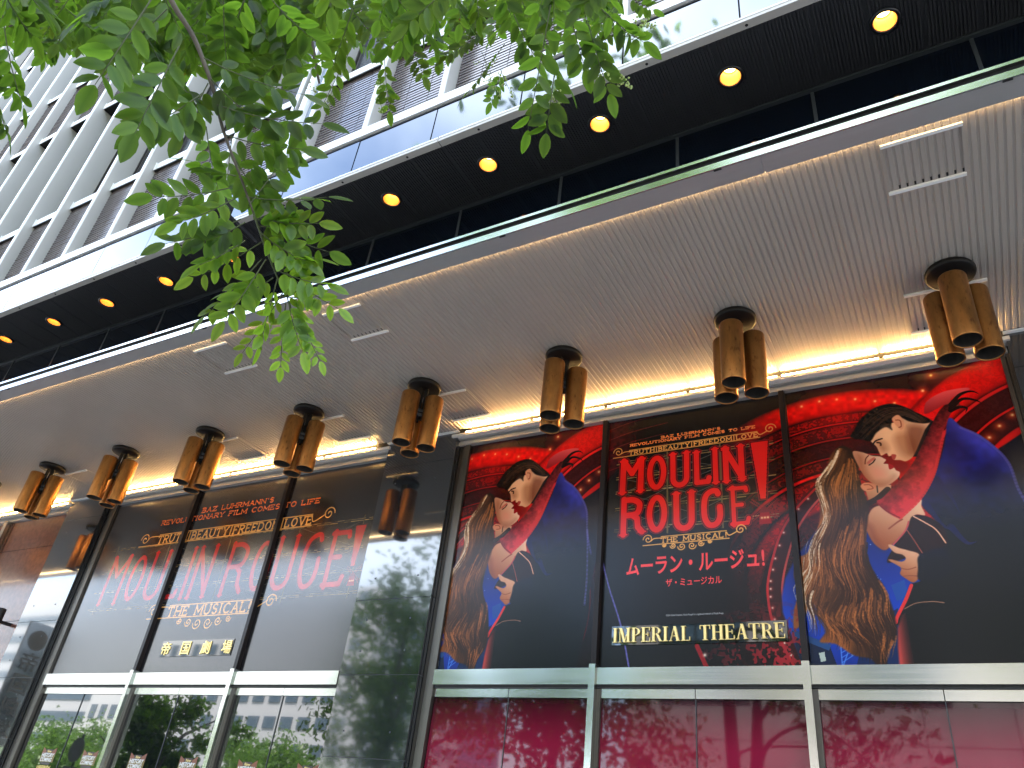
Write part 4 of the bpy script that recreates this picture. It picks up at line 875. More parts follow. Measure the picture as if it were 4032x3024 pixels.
for x, l in SX:
    t = thing('door_sticker', 'gold sticker with white slanted lettering on door glass, '+l, 'sticker', (x, .0175, 2.10), 'stickers on the left doors')
    q = MB(); q.poly([(-.13, 0, 0), (.13, 0, 0), (.13, 0, .085), (-.13, 0, .085)]); q.build('label_body', M['stick_y'], t)
    q = MB(); q.poly([(-.13, -.0006, .085), (.13, -.0006, .085), (.13, -.0006, .155), (.06, -.0006, .12), (-.06, -.0006, .12), (-.13, -.0006, .155)]); q.build('crown', M['stick_o'], t)
    q = MB(); q.poly([(-.05, -.0012, .08), (.05, -.0012, .08), (.065, -.0012, .135), (-.065, -.0012, .135)]); q.build('dark_field', M['stick_d'], t)
    put_text('lettering', 'HISTORY', -.115, .115, .052, .095, -.0015, M['wht'], t, ext=.0003, off=.02, shear=.15); put_text('lettering', 'COMING', -.115, .10, .004, .046, -.0015, M['wht'], t, ext=.0003, off=.02, shear=.15); put_text('script_lettering', 'New', -.04, .045, .100, .128, -.0018, M['gold'], t, ext=.0003, shear=.3)
    q = MB(); q.poly([(-.09, 0, -.028), (.09, 0, -.028), (.09, 0, -.004), (-.09, 0, -.004)]); q.build('red_band', M['stick_d'], t)
    put_text('kanji_lettering', 'は帝国劇場が', -.13, .13, -.085, -.035, -.0015, M['gold'], t, ext=.0003)

# ================================================================ STREET SIDE (seen in the reflections)
M['pave'] = pbr('pale_paving', (.36, .35, .33), .7, var=.12, vscale=2); M['road'] = pbr('asphalt', (.055, .055, .058), .85, var=.2, vscale=3)
def sheet(name, x0, x1, y0, y1, z, mat):
    q = MB(); q.quad((x0,y0,z),(x1,y0,z),(x1,y1,z),(x0,y1,z)); return tag(q.build(name, mat), kind='structure')
sheet('ground', -900, 900, -900, 300, -.14, pbr('far_ground', (.13, .15, .10), .9, var=.2, vscale=.02))
q = MB(); q.box(-200, 200, -12, 2, -.13, 0); tag(q.build('pavement', M['pave']), kind='structure')
sheet('road', -300, 300, -24, -12, -.128, M['road'])
q = MB(); q.box(-200, 200, -30, -24, -.13, .02); tag(q.build('far_pavement', M['pave']), kind='structure')
q = MB()
for x in range(-120, 120, 8): q.quad((x, -16.9, -.123), (x+4, -16.9, -.123), (x+4, -16.75, -.123), (x, -16.75, -.123))
tag(q.build('lane_marking', M['white']), kind='structure')
# stone office building opposite
M['stone'] = pbr('grey_ashlar', (.19, .18, .175), .7, var=.12, vscale=1.2); M['tower1'] = pbr('pale_tower', (.42, .42, .43), .6); M['twin'] = pbr('tower_glass', (.05, .08, .11), .1); M['blue'] = pbr('blue_glass', (.06, .13, .22), .08, .3)
t = thing('stone_office', 'grey stone office block across the street, mirrored in the right-hand doors', 'building', (-2, -31, 0))
q = MB(); y0 = 0
for i in range(9):
    for j in range(14):
        x0 = -13+j*3.2+(0 if i % 2 else .0); q.box(x0+.02, x0+3.18, -16, 0, i*1.9+.02, i*1.9+1.88)
q.build('wall', M['stone'], t)
q = MB(); q.box(-12.95, 31.7, -15.9, -.06, 0, 17); q.build('wall_joint', M['joint'], t)
wp = None
for x in (-9.2, -1.2, 6.8, 14.8):
    for z in (1.6, 9.2):
        q = MB(); q.box(-2.1, 2.1, .005, .04, 0, 4.6); o = q.build('window', M['twin'], t, (x, 0, z))
        q = MB()
        for k in range(8): q.box(-2.1+k*.6-.04, -2.1+k*.6+.04, .041, .10, 0, 4.6)
        for k in range(6): q.box(-2.1, 2.1, .042, .09, k*.9, k*.9+.07)
        q.build('window_grille', M['plate'], o)
def tower(name, label, x, y, w_, d_, h, mat, fh, fw, gap):
    t = thing(name, label, 'building', (x, y, 0))
    q = MB(); q.box(-w_/2, w_/2, -d_, 0, 0, h); q.build('wall', mat, t)
    q = MB(); n = int(h/fh)
    for i in range(n):
        xx = -w_/2+gap
        while xx+fw < w_/2: q.box(xx, xx+fw, .02, .15, i*fh+fh*.35, i*fh+fh*.8); xx += fw+gap
        yy = -d_+gap
        while yy+fw < 0: q.box(w_/2+.02, w_/2+.15, yy, yy+fw, i*fh+fh*.35, i*fh+fh*.8); yy += fw+gap
    o = q.build('window_grid', M['twin'], t); o['kind'] = 'stuff'; return t
tower('office_tower', 'pale tower with rows of square windows, mirrored in the left doors', -88, -78, 34, 24, 34, M['tower1'], 3.4, 2.2, 1.0)
tower('banded_block', 'wide grey block with ribbon windows, mirrored in the leftmost door', -190, -100, 66, 30, 45, M['tower1'], 4.2, 62, 1.5)
tower('blue_tower', 'blue glass tower mirrored beside the granite column', -118, -150, 24, 24, 42, M['blue'], 3.8, 20, 1.5)
tower('white_tower', 'white tower with tall windows mirrored in the middle left door', -128, -86, 26, 24, 31, pbr('white_tower_face', (.5, .5, .5), .6), 5.0, 1.6, 1.2)
# ---- foliage
def leafmat(name, c, tr, mixf, dark=.55):
    ma = bpy.data.materials.new(name); ma.use_nodes = True; t = ma.node_tree; t.nodes.clear()
    out = t.nodes.new('ShaderNodeOutputMaterial'); at = t.nodes.new('ShaderNodeAttribute'); at.attribute_name = 'tint'; rb = t.nodes.new('ShaderNodeAttribute'); rb.attribute_name = 'rib'
    d = t.nodes.new('ShaderNodeBsdfDiffuse'); tl = t.nodes.new('ShaderNodeBsdfTranslucent'); gl = t.nodes.new('ShaderNodeBsdfGlossy'); gl.inputs['Roughness'].default_value = .34
    def ramp(a, b):
        m_ = t.nodes.new('ShaderNodeMixRGB'); m_.inputs['Color1'].default_value = (*a, 1); m_.inputs['Color2'].default_value = (*b, 1); t.links.new(at.outputs['Fac'], m_.inputs['Fac'])
        n_ = t.nodes.new('ShaderNodeMixRGB'); n_.blend_type = 'MULTIPLY'; n_.inputs['Color2'].default_value = (.62, .70, .60, 1); t.links.new(rb.outputs['Fac'], n_.inputs['Fac']); t.links.new(m_.outputs['Color'], n_.inputs['Color1']); return n_
    a = ramp([x*dark for x in c], c); b_ = ramp([x*dark for x in tr], tr)
    t.links.new(a.outputs['Color'], d.inputs['Color']); t.links.new(b_.outputs['Color'], tl.inputs['Color'])
    m1 = t.nodes.new('ShaderNodeMixShader'); m1.inputs['Fac'].default_value = mixf; t.links.new(d.outputs[0], m1.inputs[1]); t.links.new(tl.outputs[0], m1.inputs[2])
    lf = t.nodes.new('ShaderNodeLayerWeight'); lf.inputs['Blend'].default_value = .3; pw = t.nodes.new('ShaderNodeMath'); pw.operation = 'POWER'; pw.inputs[1].default_value = 4; t.links.new(lf.outputs['Facing'], pw.inputs[0]); lw = t.nodes.new('ShaderNodeMath'); lw.operation = 'MULTIPLY_ADD'; lw.inputs[1].default_value = .12; lw.inputs[2].default_value = .018; m2 = t.nodes.new('ShaderNodeMixShader'); t.links.new(pw.outputs[0], lw.inputs[0]); t.links.new(lw.outputs[0], m2.inputs['Fac']); t.links.new(m1.outputs[0], m2.inputs[1]); t.links.new(gl.outputs[0], m2.inputs[2])
    t.links.new(m2.outputs[0], out.inputs['Surface']); return ma
M['leaf'] = leafmat('tree_leaf', (.075, .14, .026), (.25, .47, .03), .62)
M['leafyoung'] = leafmat('young_leaf', (.12, .21, .03), (.42, .68, .04), .64, .75)  # brighter, yellower leaf colour for the branch tips
M['bark'] = pbr('grey_bark', (.11, .09, .07), .9, var=.35, vscale=9, bump=.8, bscale=30, stretch=(1, 1, .3)); M['twig'] = pbr('green_twig', (.07, .085, .03), .7)
M['bud'] = pbr('flower_bud', (.34, .42, .12), .6)
class Leaves:
    T = (0, .10, .28, .52, .76, .92, 1.0); Wd = (.10, .58, .92, 1.0, .72, .32, .02)
    def __init__(s): s.V = []; s.F = []; s.tint = []; s.rib = []; s.n = 0
    def leaf(s, p, d, nrm, L, wr=.24, fold=.12, curl=.12, tint=None):
        d = d/np.linalg.norm(d); side = np.cross(d, nrm); side /= np.linalg.norm(side)+1e-9; up = np.cross(side, d)
        tint = RNG.random() if tint is None else tint
        for t, w_ in zip(s.T, s.Wd):
            c = p+d*(L*t)-up*(curl*L*t*t)
            h = side*(w_*L*wr)
            s.V += [c-h+up*(fold*w_*L*wr), c, c+h+up*(fold*w_*L*wr)]; s.rib += [0, 1, 0]; s.tint += [tint]*3
        for i in range(6):
            a = s.n+3*i; s.F += [(a, a+1, a+4, a+3), (a+1, a+2, a+5, a+4)]
        s.n += 21
    def frond(s, tw, base, tip, L, pairs, young=0, droop=.3, face=None):
        base = np.array(base, float); tip = np.array(tip, float); ax = tip-base; ln = np.linalg.norm(ax); axn = ax/ln
        view = (base+tip)/2-np.array((0, -6, 1.6)); view /= np.linalg.norm(view)
        nrm = -view*.75+np.array((0, 0, .55))+RNG.normal(0, .28, 3) if face is None else np.array(face, float)
        nrm -= axn*(nrm@axn); nrm /= np.linalg.norm(nrm); side = np.cross(axn, nrm)
        sag = np.array((0, 0, -1.))*ln*.06; f = lambda t: base+ax*t+sag*4*t*(1-t)
        tw.tube([f(t) for t in (0, .25, .5, .75, .98)], [.0016, .0014, .0012, .001, .0006], 5, False)
        tb = RNG.random()*.5+.25*young
        for i in range(pairs):
            t = .16+.80*(i+.2)/pairs; l = L*(1-.22*abs(t-.5)*2)*RNG.uniform(.86, 1.12)
            for sg in (-1, 1):
                q = f(min(1, t+sg*.012)); d = axn*RNG.uniform(.35, .65)+side*sg*RNG.uniform(.75, 1.)+np.array((0, 0, -droop*RNG.uniform(.4, 1.6)))+RNG.normal(0, .10, 3)
                s.leaf(q+d/np.linalg.norm(d)*.003, d, nrm+RNG.normal(0, .30, 3), l, RNG.uniform(.215, .265), RNG.uniform(.05, .22), RNG.uniform(.0, .2), np.clip(tb+RNG.normal(0, .22), 0, 1))
        s.leaf(f(.985), axn+np.array((0, 0, -.12)), nrm+RNG.normal(0, .2, 3), L*1.05, .24, .1, .1, np.clip(tb+RNG.normal(0, .15), 0, 1))
    def build(s, name, mat, parent):
        me = bpy.data.meshes.new(name); V = np.array(s.V)
        me.from_pydata(V.tolist(), [], s.F); me.materials.append(mat); me.polygons.foreach_set('use_smooth', [True]*len(s.F))
        for nm, ar in (('tint', s.tint), ('rib', s.rib)):
            at = me.attributes.new(nm, 'FLOAT', 'POINT'); at.data.foreach_set('value', np.array(ar, np.float32))
        me.update(); o = bpy.data.objects.new(name, me); COL.objects.link(o); o.parent = parent; return o
tree = thing('street_tree', 'leafy street tree hanging pinnate green branches in front of the building', 'tree', (0, 0, 0))
TR = (-3.6, -8.3)
q = MB(); q.tube([(TR[0], TR[1], 0), (TR[0]+.05, TR[1]+.02, 1), (TR[0]+.02, TR[1]+.1, 2.3), (TR[0]+.2, TR[1]+.3, 3.4), (TR[0]+.3, TR[1]+.3, 5.0)], [.19, .15, .135, .11, .06], 16); q.build('trunk', M['bark'], tree)
def limb(pts, r0, r1, name='branch', mat=None):
    q = MB(); P_ = spline(pts, False, 6); q.tube([tuple(p) for p in P_], list(np.linspace(r0, r1, len(P_))), 9); return q.build(name, mat or M['bark'], tree)
top = [(-1.235,-5.639,3.131),(-1.224,-5.608,3.067),(-1.227,-5.536,3.043),(-1.217,-5.491,2.995),(-1.215,-5.448,2.952),(-1.221,-5.391,2.893),(-1.219,-5.314,2.825),(-1.22,-5.253,2.773),(-1.22,-5.18,2.707),(-1.218,-5.103,2.648)]
limb([(TR[0]+.2, TR[1]+.3, 3.3), (-3.0, -7.3, 3.75), (-2.1, -6.2, 3.8)]+[top[0]], .05, .009)
limb(top[0:8], .0065, .0022, mat=M['bark']); limb(top[7:], .0026, .0015, mat=M['twig'])
limb([(TR[0]+.3, TR[1]+.3, 4.2), (-2.4, -7.0, 4.9), (-1.6, -5.3, 4.9)]+[(-1.348,-4.935,4.418),(-0.934,-4.72,4.264),(-0.689,-4.57,4.146)], .05, .004)
limb([(TR[0]+.3, TR[1]+.3, 4.6), (-3.2, -6.4, 5.2)]+[(-2.093,-5.272,4.687),(-1.932,-4.943,4.448),(-1.925,-4.762,4.248)], .045, .004)
limb([(TR[0]+.1, TR[1]+.3, 3.0), (-3.3, -6.7, 3.5)]+[(-1.813,-5.745,3.446),(-1.842,-5.689,3.261)], .03, .004)
S_ = {}
def spray(group, fr, young=False):
    L_ = Leaves(); tw = MB()
    for (b, t, L, n) in fr: L_.frond(tw, b, t, L, n, young=1 if young else 0)
    o = L_.build('foliage', M['leafyoung'] if young else M['leaf'], tree); tw.build('stem_foliage', M['twig'], o); return o
def fl(lst, L, n): return [(lst[i], lst[i+1], L, n) for i in range(0, len(lst), 2)]
spray('near left', fl([(-0.991,-5.708,2.756),(-1.04,-5.697,2.564),(-1.03,-5.622,2.764),(-1.07,-5.601,2.572),(-0.99,-5.756,2.701),(-1.006,-5.769,2.618),(-1.133,-5.504,2.838),(-1.206,-5.546,2.709),(-1.143,-5.632,2.941),(-1.277,-5.624,2.885)], .056, 6))
spray('left edge', fl([(-1.542,-5.763,3.006),(-1.607,-5.622,2.899),(-1.617,-5.683,2.901),(-1.646,-5.609,2.845),(-1.735,-5.714,3.083),(-1.755,-5.622,3.037)], .043, 6))
spray('hanging', fl([(-1.2,-5.507,2.988),(-1.078,-5.329,3.014),(-1.212,-5.438,2.923),(-1.042,-5.283,2.95),(-1.224,-5.387,2.889),(-1.125,-5.255,2.937),(-1.23,-5.413,2.924),(-1.134,-5.358,3.051),(-1.208,-5.471,2.967),(-1.16,-5.36,2.934),(-1.248,-5.454,2.995),(-1.296,-5.436,2.869),(-1.24,-5.345,2.882),(-1.223,-5.215,2.824)], .058, 5))
spray('hanging', fl([(-1.24,-5.313,2.803),(-1.339,-5.413,2.718),(-1.227,-5.282,2.799),(-1.082,-5.178,2.84),(-1.243,-5.262,2.755),(-1.355,-5.338,2.654),(-1.223,-5.249,2.768),(-1.124,-5.094,2.757),(-1.219,-5.27,2.785),(-1.155,-5.271,2.921),(-1.219,-5.325,2.818),(-1.286,-5.388,2.827),(-1.225,-5.23,2.753),(-1.15,-5.183,2.797),(-1.232,-5.256,2.746),(-1.288,-5.296,2.676)], .054, 5))
spray('tips', fl([(-1.232,-5.185,2.697),(-1.34,-5.198,2.553),(-1.211,-5.157,2.699),(-1.137,-5.011,2.656),(-1.224,-5.202,2.735),(-1.341,-5.258,2.618),(-1.221,-5.188,2.711),(-1.147,-5.101,2.739),(-1.226,-5.145,2.673),(-1.278,-5.171,2.614)], .046, 5), True)
spray('tips', fl([(-1.213,-5.114,2.663),(-1.307,-5.099,2.511),(-1.222,-5.094,2.636),(-1.255,-5.026,2.508),(-1.203,-5.073,2.639),(-1.189,-4.976,2.542),(-1.223,-5.108,2.646),(-1.17,-5.051,2.674),(-1.215,-5.092,2.642),(-1.21,-5.034,2.576)], .034, 6), True)
spray('tips', fl([(-1.219,-5.309,2.762),(-1.298,-5.362,2.672),(-1.211,-5.229,2.735),(-1.151,-5.13,2.709),(-1.212,-5.188,2.688),(-1.295,-5.178,2.542),(-1.213,-5.143,2.67),(-1.268,-5.089,2.534),(-1.209,-5.106,2.643),(-1.206,-5.018,2.545),(-1.202,-5.247,2.757),(-1.104,-5.163,2.78),(-1.238,-5.236,2.711),(-1.295,-5.28,2.622),(-1.207,-5.166,2.677),(-1.123,-5.074,2.676)], .05, 5), True)
spray('right', fl([(-1.101,-4.757,4.098),(-1.258,-4.759,4.025),(-1.028,-4.729,3.995),(-1.207,-4.675,3.88),(-1.247,-4.443,4.354),(-1.331,-4.373,4.272),(-1.436,-4.877,3.983),(-1.492,-4.733,3.874),(-1.34,-4.888,4.043),(-1.301,-4.789,3.891),(-1.245,-4.915,4.105),(-1.275,-4.8,4.036),(-1.501,-4.966,3.983),(-1.686,-4.876,3.812),(-1.235,-4.709,4.255),(-1.363,-4.715,4.07)], .052, 6))
spray('right', fl([(-0.555,-5.18,3.221),(-0.708,-4.977,3.102),(-0.602,-5.056,3.196),(-0.67,-4.952,3.102),(-0.52,-5.067,3.291),(-0.521,-4.924,3.203),(-0.482,-5.076,3.307),(-0.414,-4.979,3.269),(-0.664,-5.091,3.373),(-0.635,-4.927,3.29),(-0.549,-5.109,3.304),(-0.557,-4.992,3.235),(-0.734,-5.078,3.458),(-0.719,-4.966,3.404)], .056, 5))
spray('right', fl([(-0.609,-4.657,4.097),(-0.543,-4.586,4.073),(-0.665,-4.587,4.161),(-0.784,-4.505,4.08)], .042, 5))
# thick foliage along the top of the view: sprays on the limbs, filled at several depths
def inside(x, y, P):
    c = False
    for i in range(len(P)):
        (a, b), (e, f) = P[i-1], P[i]
        if (b > y) != (f > y) and x < (e-a)*(y-b)/(f-b)+a: c = not c
    return c

spray("fill", [(r[:3], r[3:], 0.054, 6) for r in [(-1.71,-5.73,3.35,-1.76,-5.68,3.26),(-1.30,-5.44,3.56,-1.28,-5.30,3.53),(-1.33,-5.33,3.50,-1.48,-5.31,3.43),(-0.71,-5.32,3.23,-0.83,-5.32,3.13),(-0.76,-5.00,3.68,-0.91,-4.93,3.69),(-1.13,-5.52,3.18,-1.27,-5.44,3.14),(-1.38,-5.57,3.24,-1.41,-5.52,3.10),(-1.41,-5.83,2.95,-1.48,-5.71,2.96),(-1.48,-5.70,3.26,-1.66,-5.66,3.15),(-1.63,-5.63,3.31,-1.59,-5.49,3.27),(-1.31,-5.70,3.06,-1.42,-5.59,3.01),(-1.29,-5.59,3.42,-1.28,-5.44,3.36),(-1.12,-5.42,3.50,-1.30,-5.38,3.44),(-0.74,-5.17,3.54,-0.76,-5.04,3.49),(-1.48,-5.54,3.31,-1.45,-5.40,3.26),(-0.77,-5.37,3.36,-0.85,-5.24,3.31),(-1.54,-5.53,3.58,-1.52,-5.43,3.49),(-1.31,-5.51,3.39,-1.41,-5.51,3.29),(-0.92,-5.55,3.25,-0.96,-5.42,3.13),(-0.85,-5.29,3.37,-0.94,-5.23,3.26)]])
spray("fill", [(r[:3], r[3:], 0.054, 6) for r in [(-1.29,-5.29,3.36,-1.37,-5.30,3.25),(-1.22,-5.20,3.64,-1.35,-5.11,3.55),(-0.96,-5.23,3.62,-1.07,-5.12,3.51),(-1.43,-5.51,3.47,-1.45,-5.31,3.51),(-0.39,-5.15,3.35,-0.51,-5.13,3.25),(-1.18,-5.54,3.16,-1.28,-5.40,3.09),(-1.29,-5.48,3.42,-1.28,-5.33,3.30),(-1.06,-5.34,3.57,-1.19,-5.33,3.39),(-1.56,-5.61,3.38,-1.69,-5.55,3.29),(-0.97,-5.23,3.61,-1.06,-5.11,3.51),(-1.57,-5.48,3.53,-1.50,-5.40,3.40),(-1.28,-5.68,3.16,-1.41,-5.59,3.10),(-1.33,-5.25,3.53,-1.49,-5.22,3.44),(-1.00,-5.34,3.51,-1.12,-5.35,3.31),(-0.89,-5.40,3.28,-0.89,-5.19,3.30),(-1.09,-5.35,3.47,-1.19,-5.33,3.28),(-1.28,-5.30,3.56,-1.40,-5.20,3.45),(-1.71,-5.64,3.52,-1.75,-5.48,3.58),(-1.38,-5.71,3.26,-1.41,-5.60,3.19),(-0.70,-5.00,3.85,-0.59,-4.84,3.75)]])
spray("fill", [(r[:3], r[3:], 0.054, 6) for r in [(-0.78,-5.29,3.54,-0.92,-5.17,3.51),(-1.63,-5.72,3.24,-1.59,-5.57,3.22),(-1.54,-5.64,3.35,-1.49,-5.54,3.30),(-1.24,-5.67,3.12,-1.29,-5.52,3.09),(-1.50,-5.49,3.49,-1.53,-5.51,3.32),(-1.67,-5.60,3.46,-1.70,-5.50,3.29),(-0.53,-5.20,3.41,-0.61,-5.15,3.27),(-1.79,-5.79,3.42,-1.83,-5.77,3.26),(-0.91,-5.17,3.50,-1.03,-5.19,3.34),(-1.30,-5.63,3.19,-1.39,-5.50,3.17),(-1.61,-5.72,3.35,-1.75,-5.60,3.36),(-0.54,-5.22,3.37,-0.59,-5.10,3.26),(-1.37,-5.88,2.97,-1.36,-5.75,2.92),(-1.13,-5.47,3.22,-1.13,-5.32,3.26),(-1.21,-5.56,3.24,-1.32,-5.50,3.10),(-1.16,-5.38,3.49,-1.31,-5.25,3.46),(-0.57,-5.15,3.51,-0.51,-4.98,3.52),(-1.55,-5.80,3.22,-1.58,-5.76,3.03),(-1.41,-5.58,3.16,-1.39,-5.49,3.08),(-0.49,-5.06,3.63,-0.63,-5.03,3.51)]])
spray("fill", [(r[:3], r[3:], 0.052, 6) for r in [(-1.35,-5.09,4.24,-1.40,-4.87,4.26),(-1.19,-4.67,4.49,-1.35,-4.65,4.42),(-2.25,-5.61,4.01,-2.15,-5.50,3.90),(-0.76,-4.72,4.19,-0.81,-4.52,4.17),(-1.85,-5.71,3.48,-1.96,-5.56,3.51),(-0.59,-4.71,4.25,-0.71,-4.67,4.14),(-1.92,-5.63,3.53,-1.89,-5.51,3.44),(-0.92,-4.92,3.99,-0.96,-4.88,3.81),(-1.79,-5.61,3.45,-1.79,-5.60,3.28),(-0.78,-4.35,4.62,-0.90,-4.37,4.40),(-1.06,-5.18,3.84,-1.22,-5.12,3.81),(-1.65,-4.91,4.17,-1.86,-4.87,4.15),(-1.73,-5.12,4.20,-1.75,-4.96,4.19),(-1.59,-5.48,3.73,-1.80,-5.41,3.66),(-1.47,-5.20,3.74,-1.64,-5.11,3.74),(-2.04,-5.71,3.62,-1.97,-5.61,3.49),(-2.58,-5.64,4.07,-2.59,-5.61,3.89),(-2.23,-5.54,3.92,-2.42,-5.49,3.88),(-1.68,-5.40,3.71,-1.74,-5.34,3.63),(-1.94,-5.61,3.55,-1.91,-5.49,3.53)]])
spray("fill", [(r[:3], r[3:], 0.052, 6) for r in [(-1.53,-5.18,4.16,-1.54,-5.07,4.09),(-1.38,-4.86,4.39,-1.43,-4.85,4.24),(-1.97,-5.36,3.89,-1.99,-5.30,3.76),(-1.49,-4.83,4.51,-1.44,-4.73,4.44),(-1.69,-5.22,4.20,-1.60,-5.07,4.14),(-2.34,-5.59,4.07,-2.56,-5.55,4.09),(-0.85,-4.96,3.89,-0.79,-4.85,3.76),(-2.36,-5.54,4.11,-2.33,-5.38,4.08),(-1.43,-4.67,4.56,-1.41,-4.54,4.51),(-1.55,-5.25,3.94,-1.57,-5.06,3.98),(-1.03,-4.46,4.66,-1.13,-4.49,4.48),(-1.45,-5.31,3.74,-1.44,-5.18,3.56),(-2.05,-5.65,3.89,-2.22,-5.56,3.88),(-1.31,-5.18,3.78,-1.23,-5.04,3.68),(-1.89,-5.18,4.05,-1.83,-5.09,3.91),(-1.86,-5.65,3.59,-2.01,-5.57,3.57),(-2.05,-5.30,4.00,-2.29,-5.26,3.97),(-1.30,-5.18,4.09,-1.44,-5.10,4.04),(-2.09,-5.52,3.67,-2.15,-5.53,3.55),(-1.14,-4.85,4.20,-1.13,-4.76,4.09)]])
spray("fill", [(r[:3], r[3:], 0.052, 6) for r in [(-2.13,-5.22,4.12,-2.15,-5.21,3.95),(-0.77,-4.55,4.55,-0.84,-4.48,4.33),(-2.11,-5.70,3.79,-2.08,-5.58,3.67),(-0.66,-4.73,4.11,-0.77,-4.54,4.11),(-1.34,-5.09,4.00,-1.40,-5.05,3.80),(-1.90,-5.45,3.98,-1.95,-5.35,3.93),(-1.53,-4.86,4.46,-1.53,-4.72,4.48),(-1.33,-4.88,4.17,-1.46,-4.88,4.07),(-1.44,-5.23,3.70,-1.51,-5.18,3.59),(-1.78,-5.14,4.08,-1.82,-5.09,3.96),(-1.31,-4.74,4.51,-1.41,-4.60,4.46),(-2.40,-5.49,4.07,-2.41,-5.42,3.94),(-1.73,-5.28,4.03,-1.84,-5.15,4.06),(-1.63,-5.33,3.84,-1.75,-5.33,3.68),(-1.72,-5.33,3.94,-1.76,-5.28,3.71),(-2.36,-5.56,3.95,-2.48,-5.48,3.93),(-1.70,-5.36,3.92,-1.60,-5.27,3.79),(-1.84,-5.41,3.97,-1.83,-5.28,3.82),(-0.55,-4.78,3.92,-0.68,-4.70,3.92),(-0.81,-4.85,4.16,-0.93,-4.67,4.15)]])
spray("fill", [(r[:3], r[3:], 0.052, 6) for r in [(-1.88,-5.09,4.28,-1.93,-4.86,4.32),(-2.20,-5.35,4.02,-2.18,-5.33,3.83),(-1.94,-5.53,3.95,-2.14,-5.45,3.93),(-1.38,-5.21,3.81,-1.62,-5.16,3.80),(-0.78,-4.72,4.43,-0.80,-4.63,4.22),(-1.89,-5.75,3.41,-1.95,-5.65,3.38),(-1.90,-5.14,4.11,-2.09,-4.98,4.10),(-1.53,-4.86,4.56,-1.63,-4.67,4.58),(-1.72,-4.92,4.45,-1.67,-4.82,4.36),(-0.94,-4.66,4.54,-0.98,-4.59,4.43),(-1.20,-4.90,4.36,-1.23,-4.81,4.19),(-1.36,-4.71,4.58,-1.40,-4.60,4.50),(-2.27,-5.56,4.01,-2.34,-5.50,3.89),(-1.07,-4.71,4.54,-1.13,-4.51,4.55),(-1.59,-5.36,3.87,-1.59,-5.25,3.81),(-1.50,-4.77,4.58,-1.72,-4.71,4.56),(-1.73,-5.42,3.52,-1.67,-5.32,3.48),(-1.08,-5.03,4.20,-1.20,-4.90,4.12),(-1.91,-5.50,4.00,-2.07,-5.45,3.90),(-1.75,-5.69,3.57,-1.72,-5.58,3.45)]])
spray("fill", [(r[:3], r[3:], 0.052, 6) for r in [(-1.51,-4.95,4.44,-1.56,-4.84,4.28),(-2.06,-5.35,4.07,-2.24,-5.23,4.05),(-2.06,-4.96,4.30,-2.20,-4.80,4.31),(-1.41,-5.31,3.75,-1.49,-5.19,3.72),(-1.20,-5.02,4.14,-1.33,-4.84,4.16),(-1.27,-5.07,4.01,-1.33,-4.99,3.93),(-1.44,-5.09,3.99,-1.55,-4.98,3.93),(-2.19,-5.55,4.02,-2.39,-5.54,3.98),(-2.20,-5.32,4.34,-2.40,-5.27,4.32),(-0.66,-4.85,4.13,-0.67,-4.71,4.04),(-0.77,-4.79,4.13,-0.72,-4.66,4.11),(-1.27,-4.85,4.52,-1.19,-4.73,4.40),(-2.42,-5.46,4.05,-2.41,-5.35,4.02),(-0.83,-4.47,4.60,-0.92,-4.31,4.60),(-1.74,-5.59,3.53,-1.76,-5.50,3.33),(-2.49,-5.54,4.06,-2.54,-5.44,3.89),(-2.51,-5.64,4.04,-2.58,-5.60,3.90),(-0.75,-4.87,4.04,-0.70,-4.65,4.08),(-1.11,-4.86,4.29,-1.22,-4.72,4.34),(-2.22,-5.62,4.02,-2.34,-5.51,3.95)]])
spray("fill", [(r[:3], r[3:], 0.052, 6) for r in [(-2.55,-5.56,4.08,-2.68,-5.44,4.11),(-2.53,-5.53,4.11,-2.51,-5.53,3.92),(-1.91,-5.03,4.26,-1.89,-4.89,4.19),(-1.99,-5.34,3.94,-2.01,-5.22,3.79),(-1.47,-5.51,3.69,-1.64,-5.44,3.61)]])
spray("fill", [(r[:3], r[3:], 0.052, 6) for r in [(-3.28,-5.58,4.73,-3.51,-5.48,4.77),(-0.93,-4.08,5.36,-1.13,-3.92,5.43),(-1.46,-4.68,4.97,-1.44,-4.51,4.93),(-0.92,-4.38,4.83,-0.88,-4.19,4.91),(-1.87,-4.69,5.09,-1.87,-4.67,4.84),(-2.67,-5.55,4.18,-2.77,-5.43,4.12),(-2.41,-5.07,4.46,-2.53,-4.99,4.39),(-2.13,-4.53,5.21,-2.24,-4.51,4.98),(-2.55,-5.57,4.44,-2.72,-5.44,4.46),(-2.79,-5.35,4.46,-3.00,-5.26,4.47),(-2.34,-5.21,4.45,-2.60,-5.16,4.44),(-2.94,-5.21,4.93,-3.03,-5.20,4.83),(-1.32,-4.40,4.99,-1.48,-4.23,5.06),(-2.54,-4.78,5.21,-2.44,-4.71,5.00),(-1.01,-4.15,5.05,-1.15,-4.15,4.86),(-2.53,-5.64,4.21,-2.59,-5.55,4.10),(-1.52,-4.75,4.89,-1.54,-4.55,4.93),(-2.26,-5.18,4.61,-2.33,-5.15,4.51),(-2.58,-5.19,4.54,-2.69,-5.03,4.65),(-1.02,-4.28,4.94,-1.11,-4.25,4.79)]])
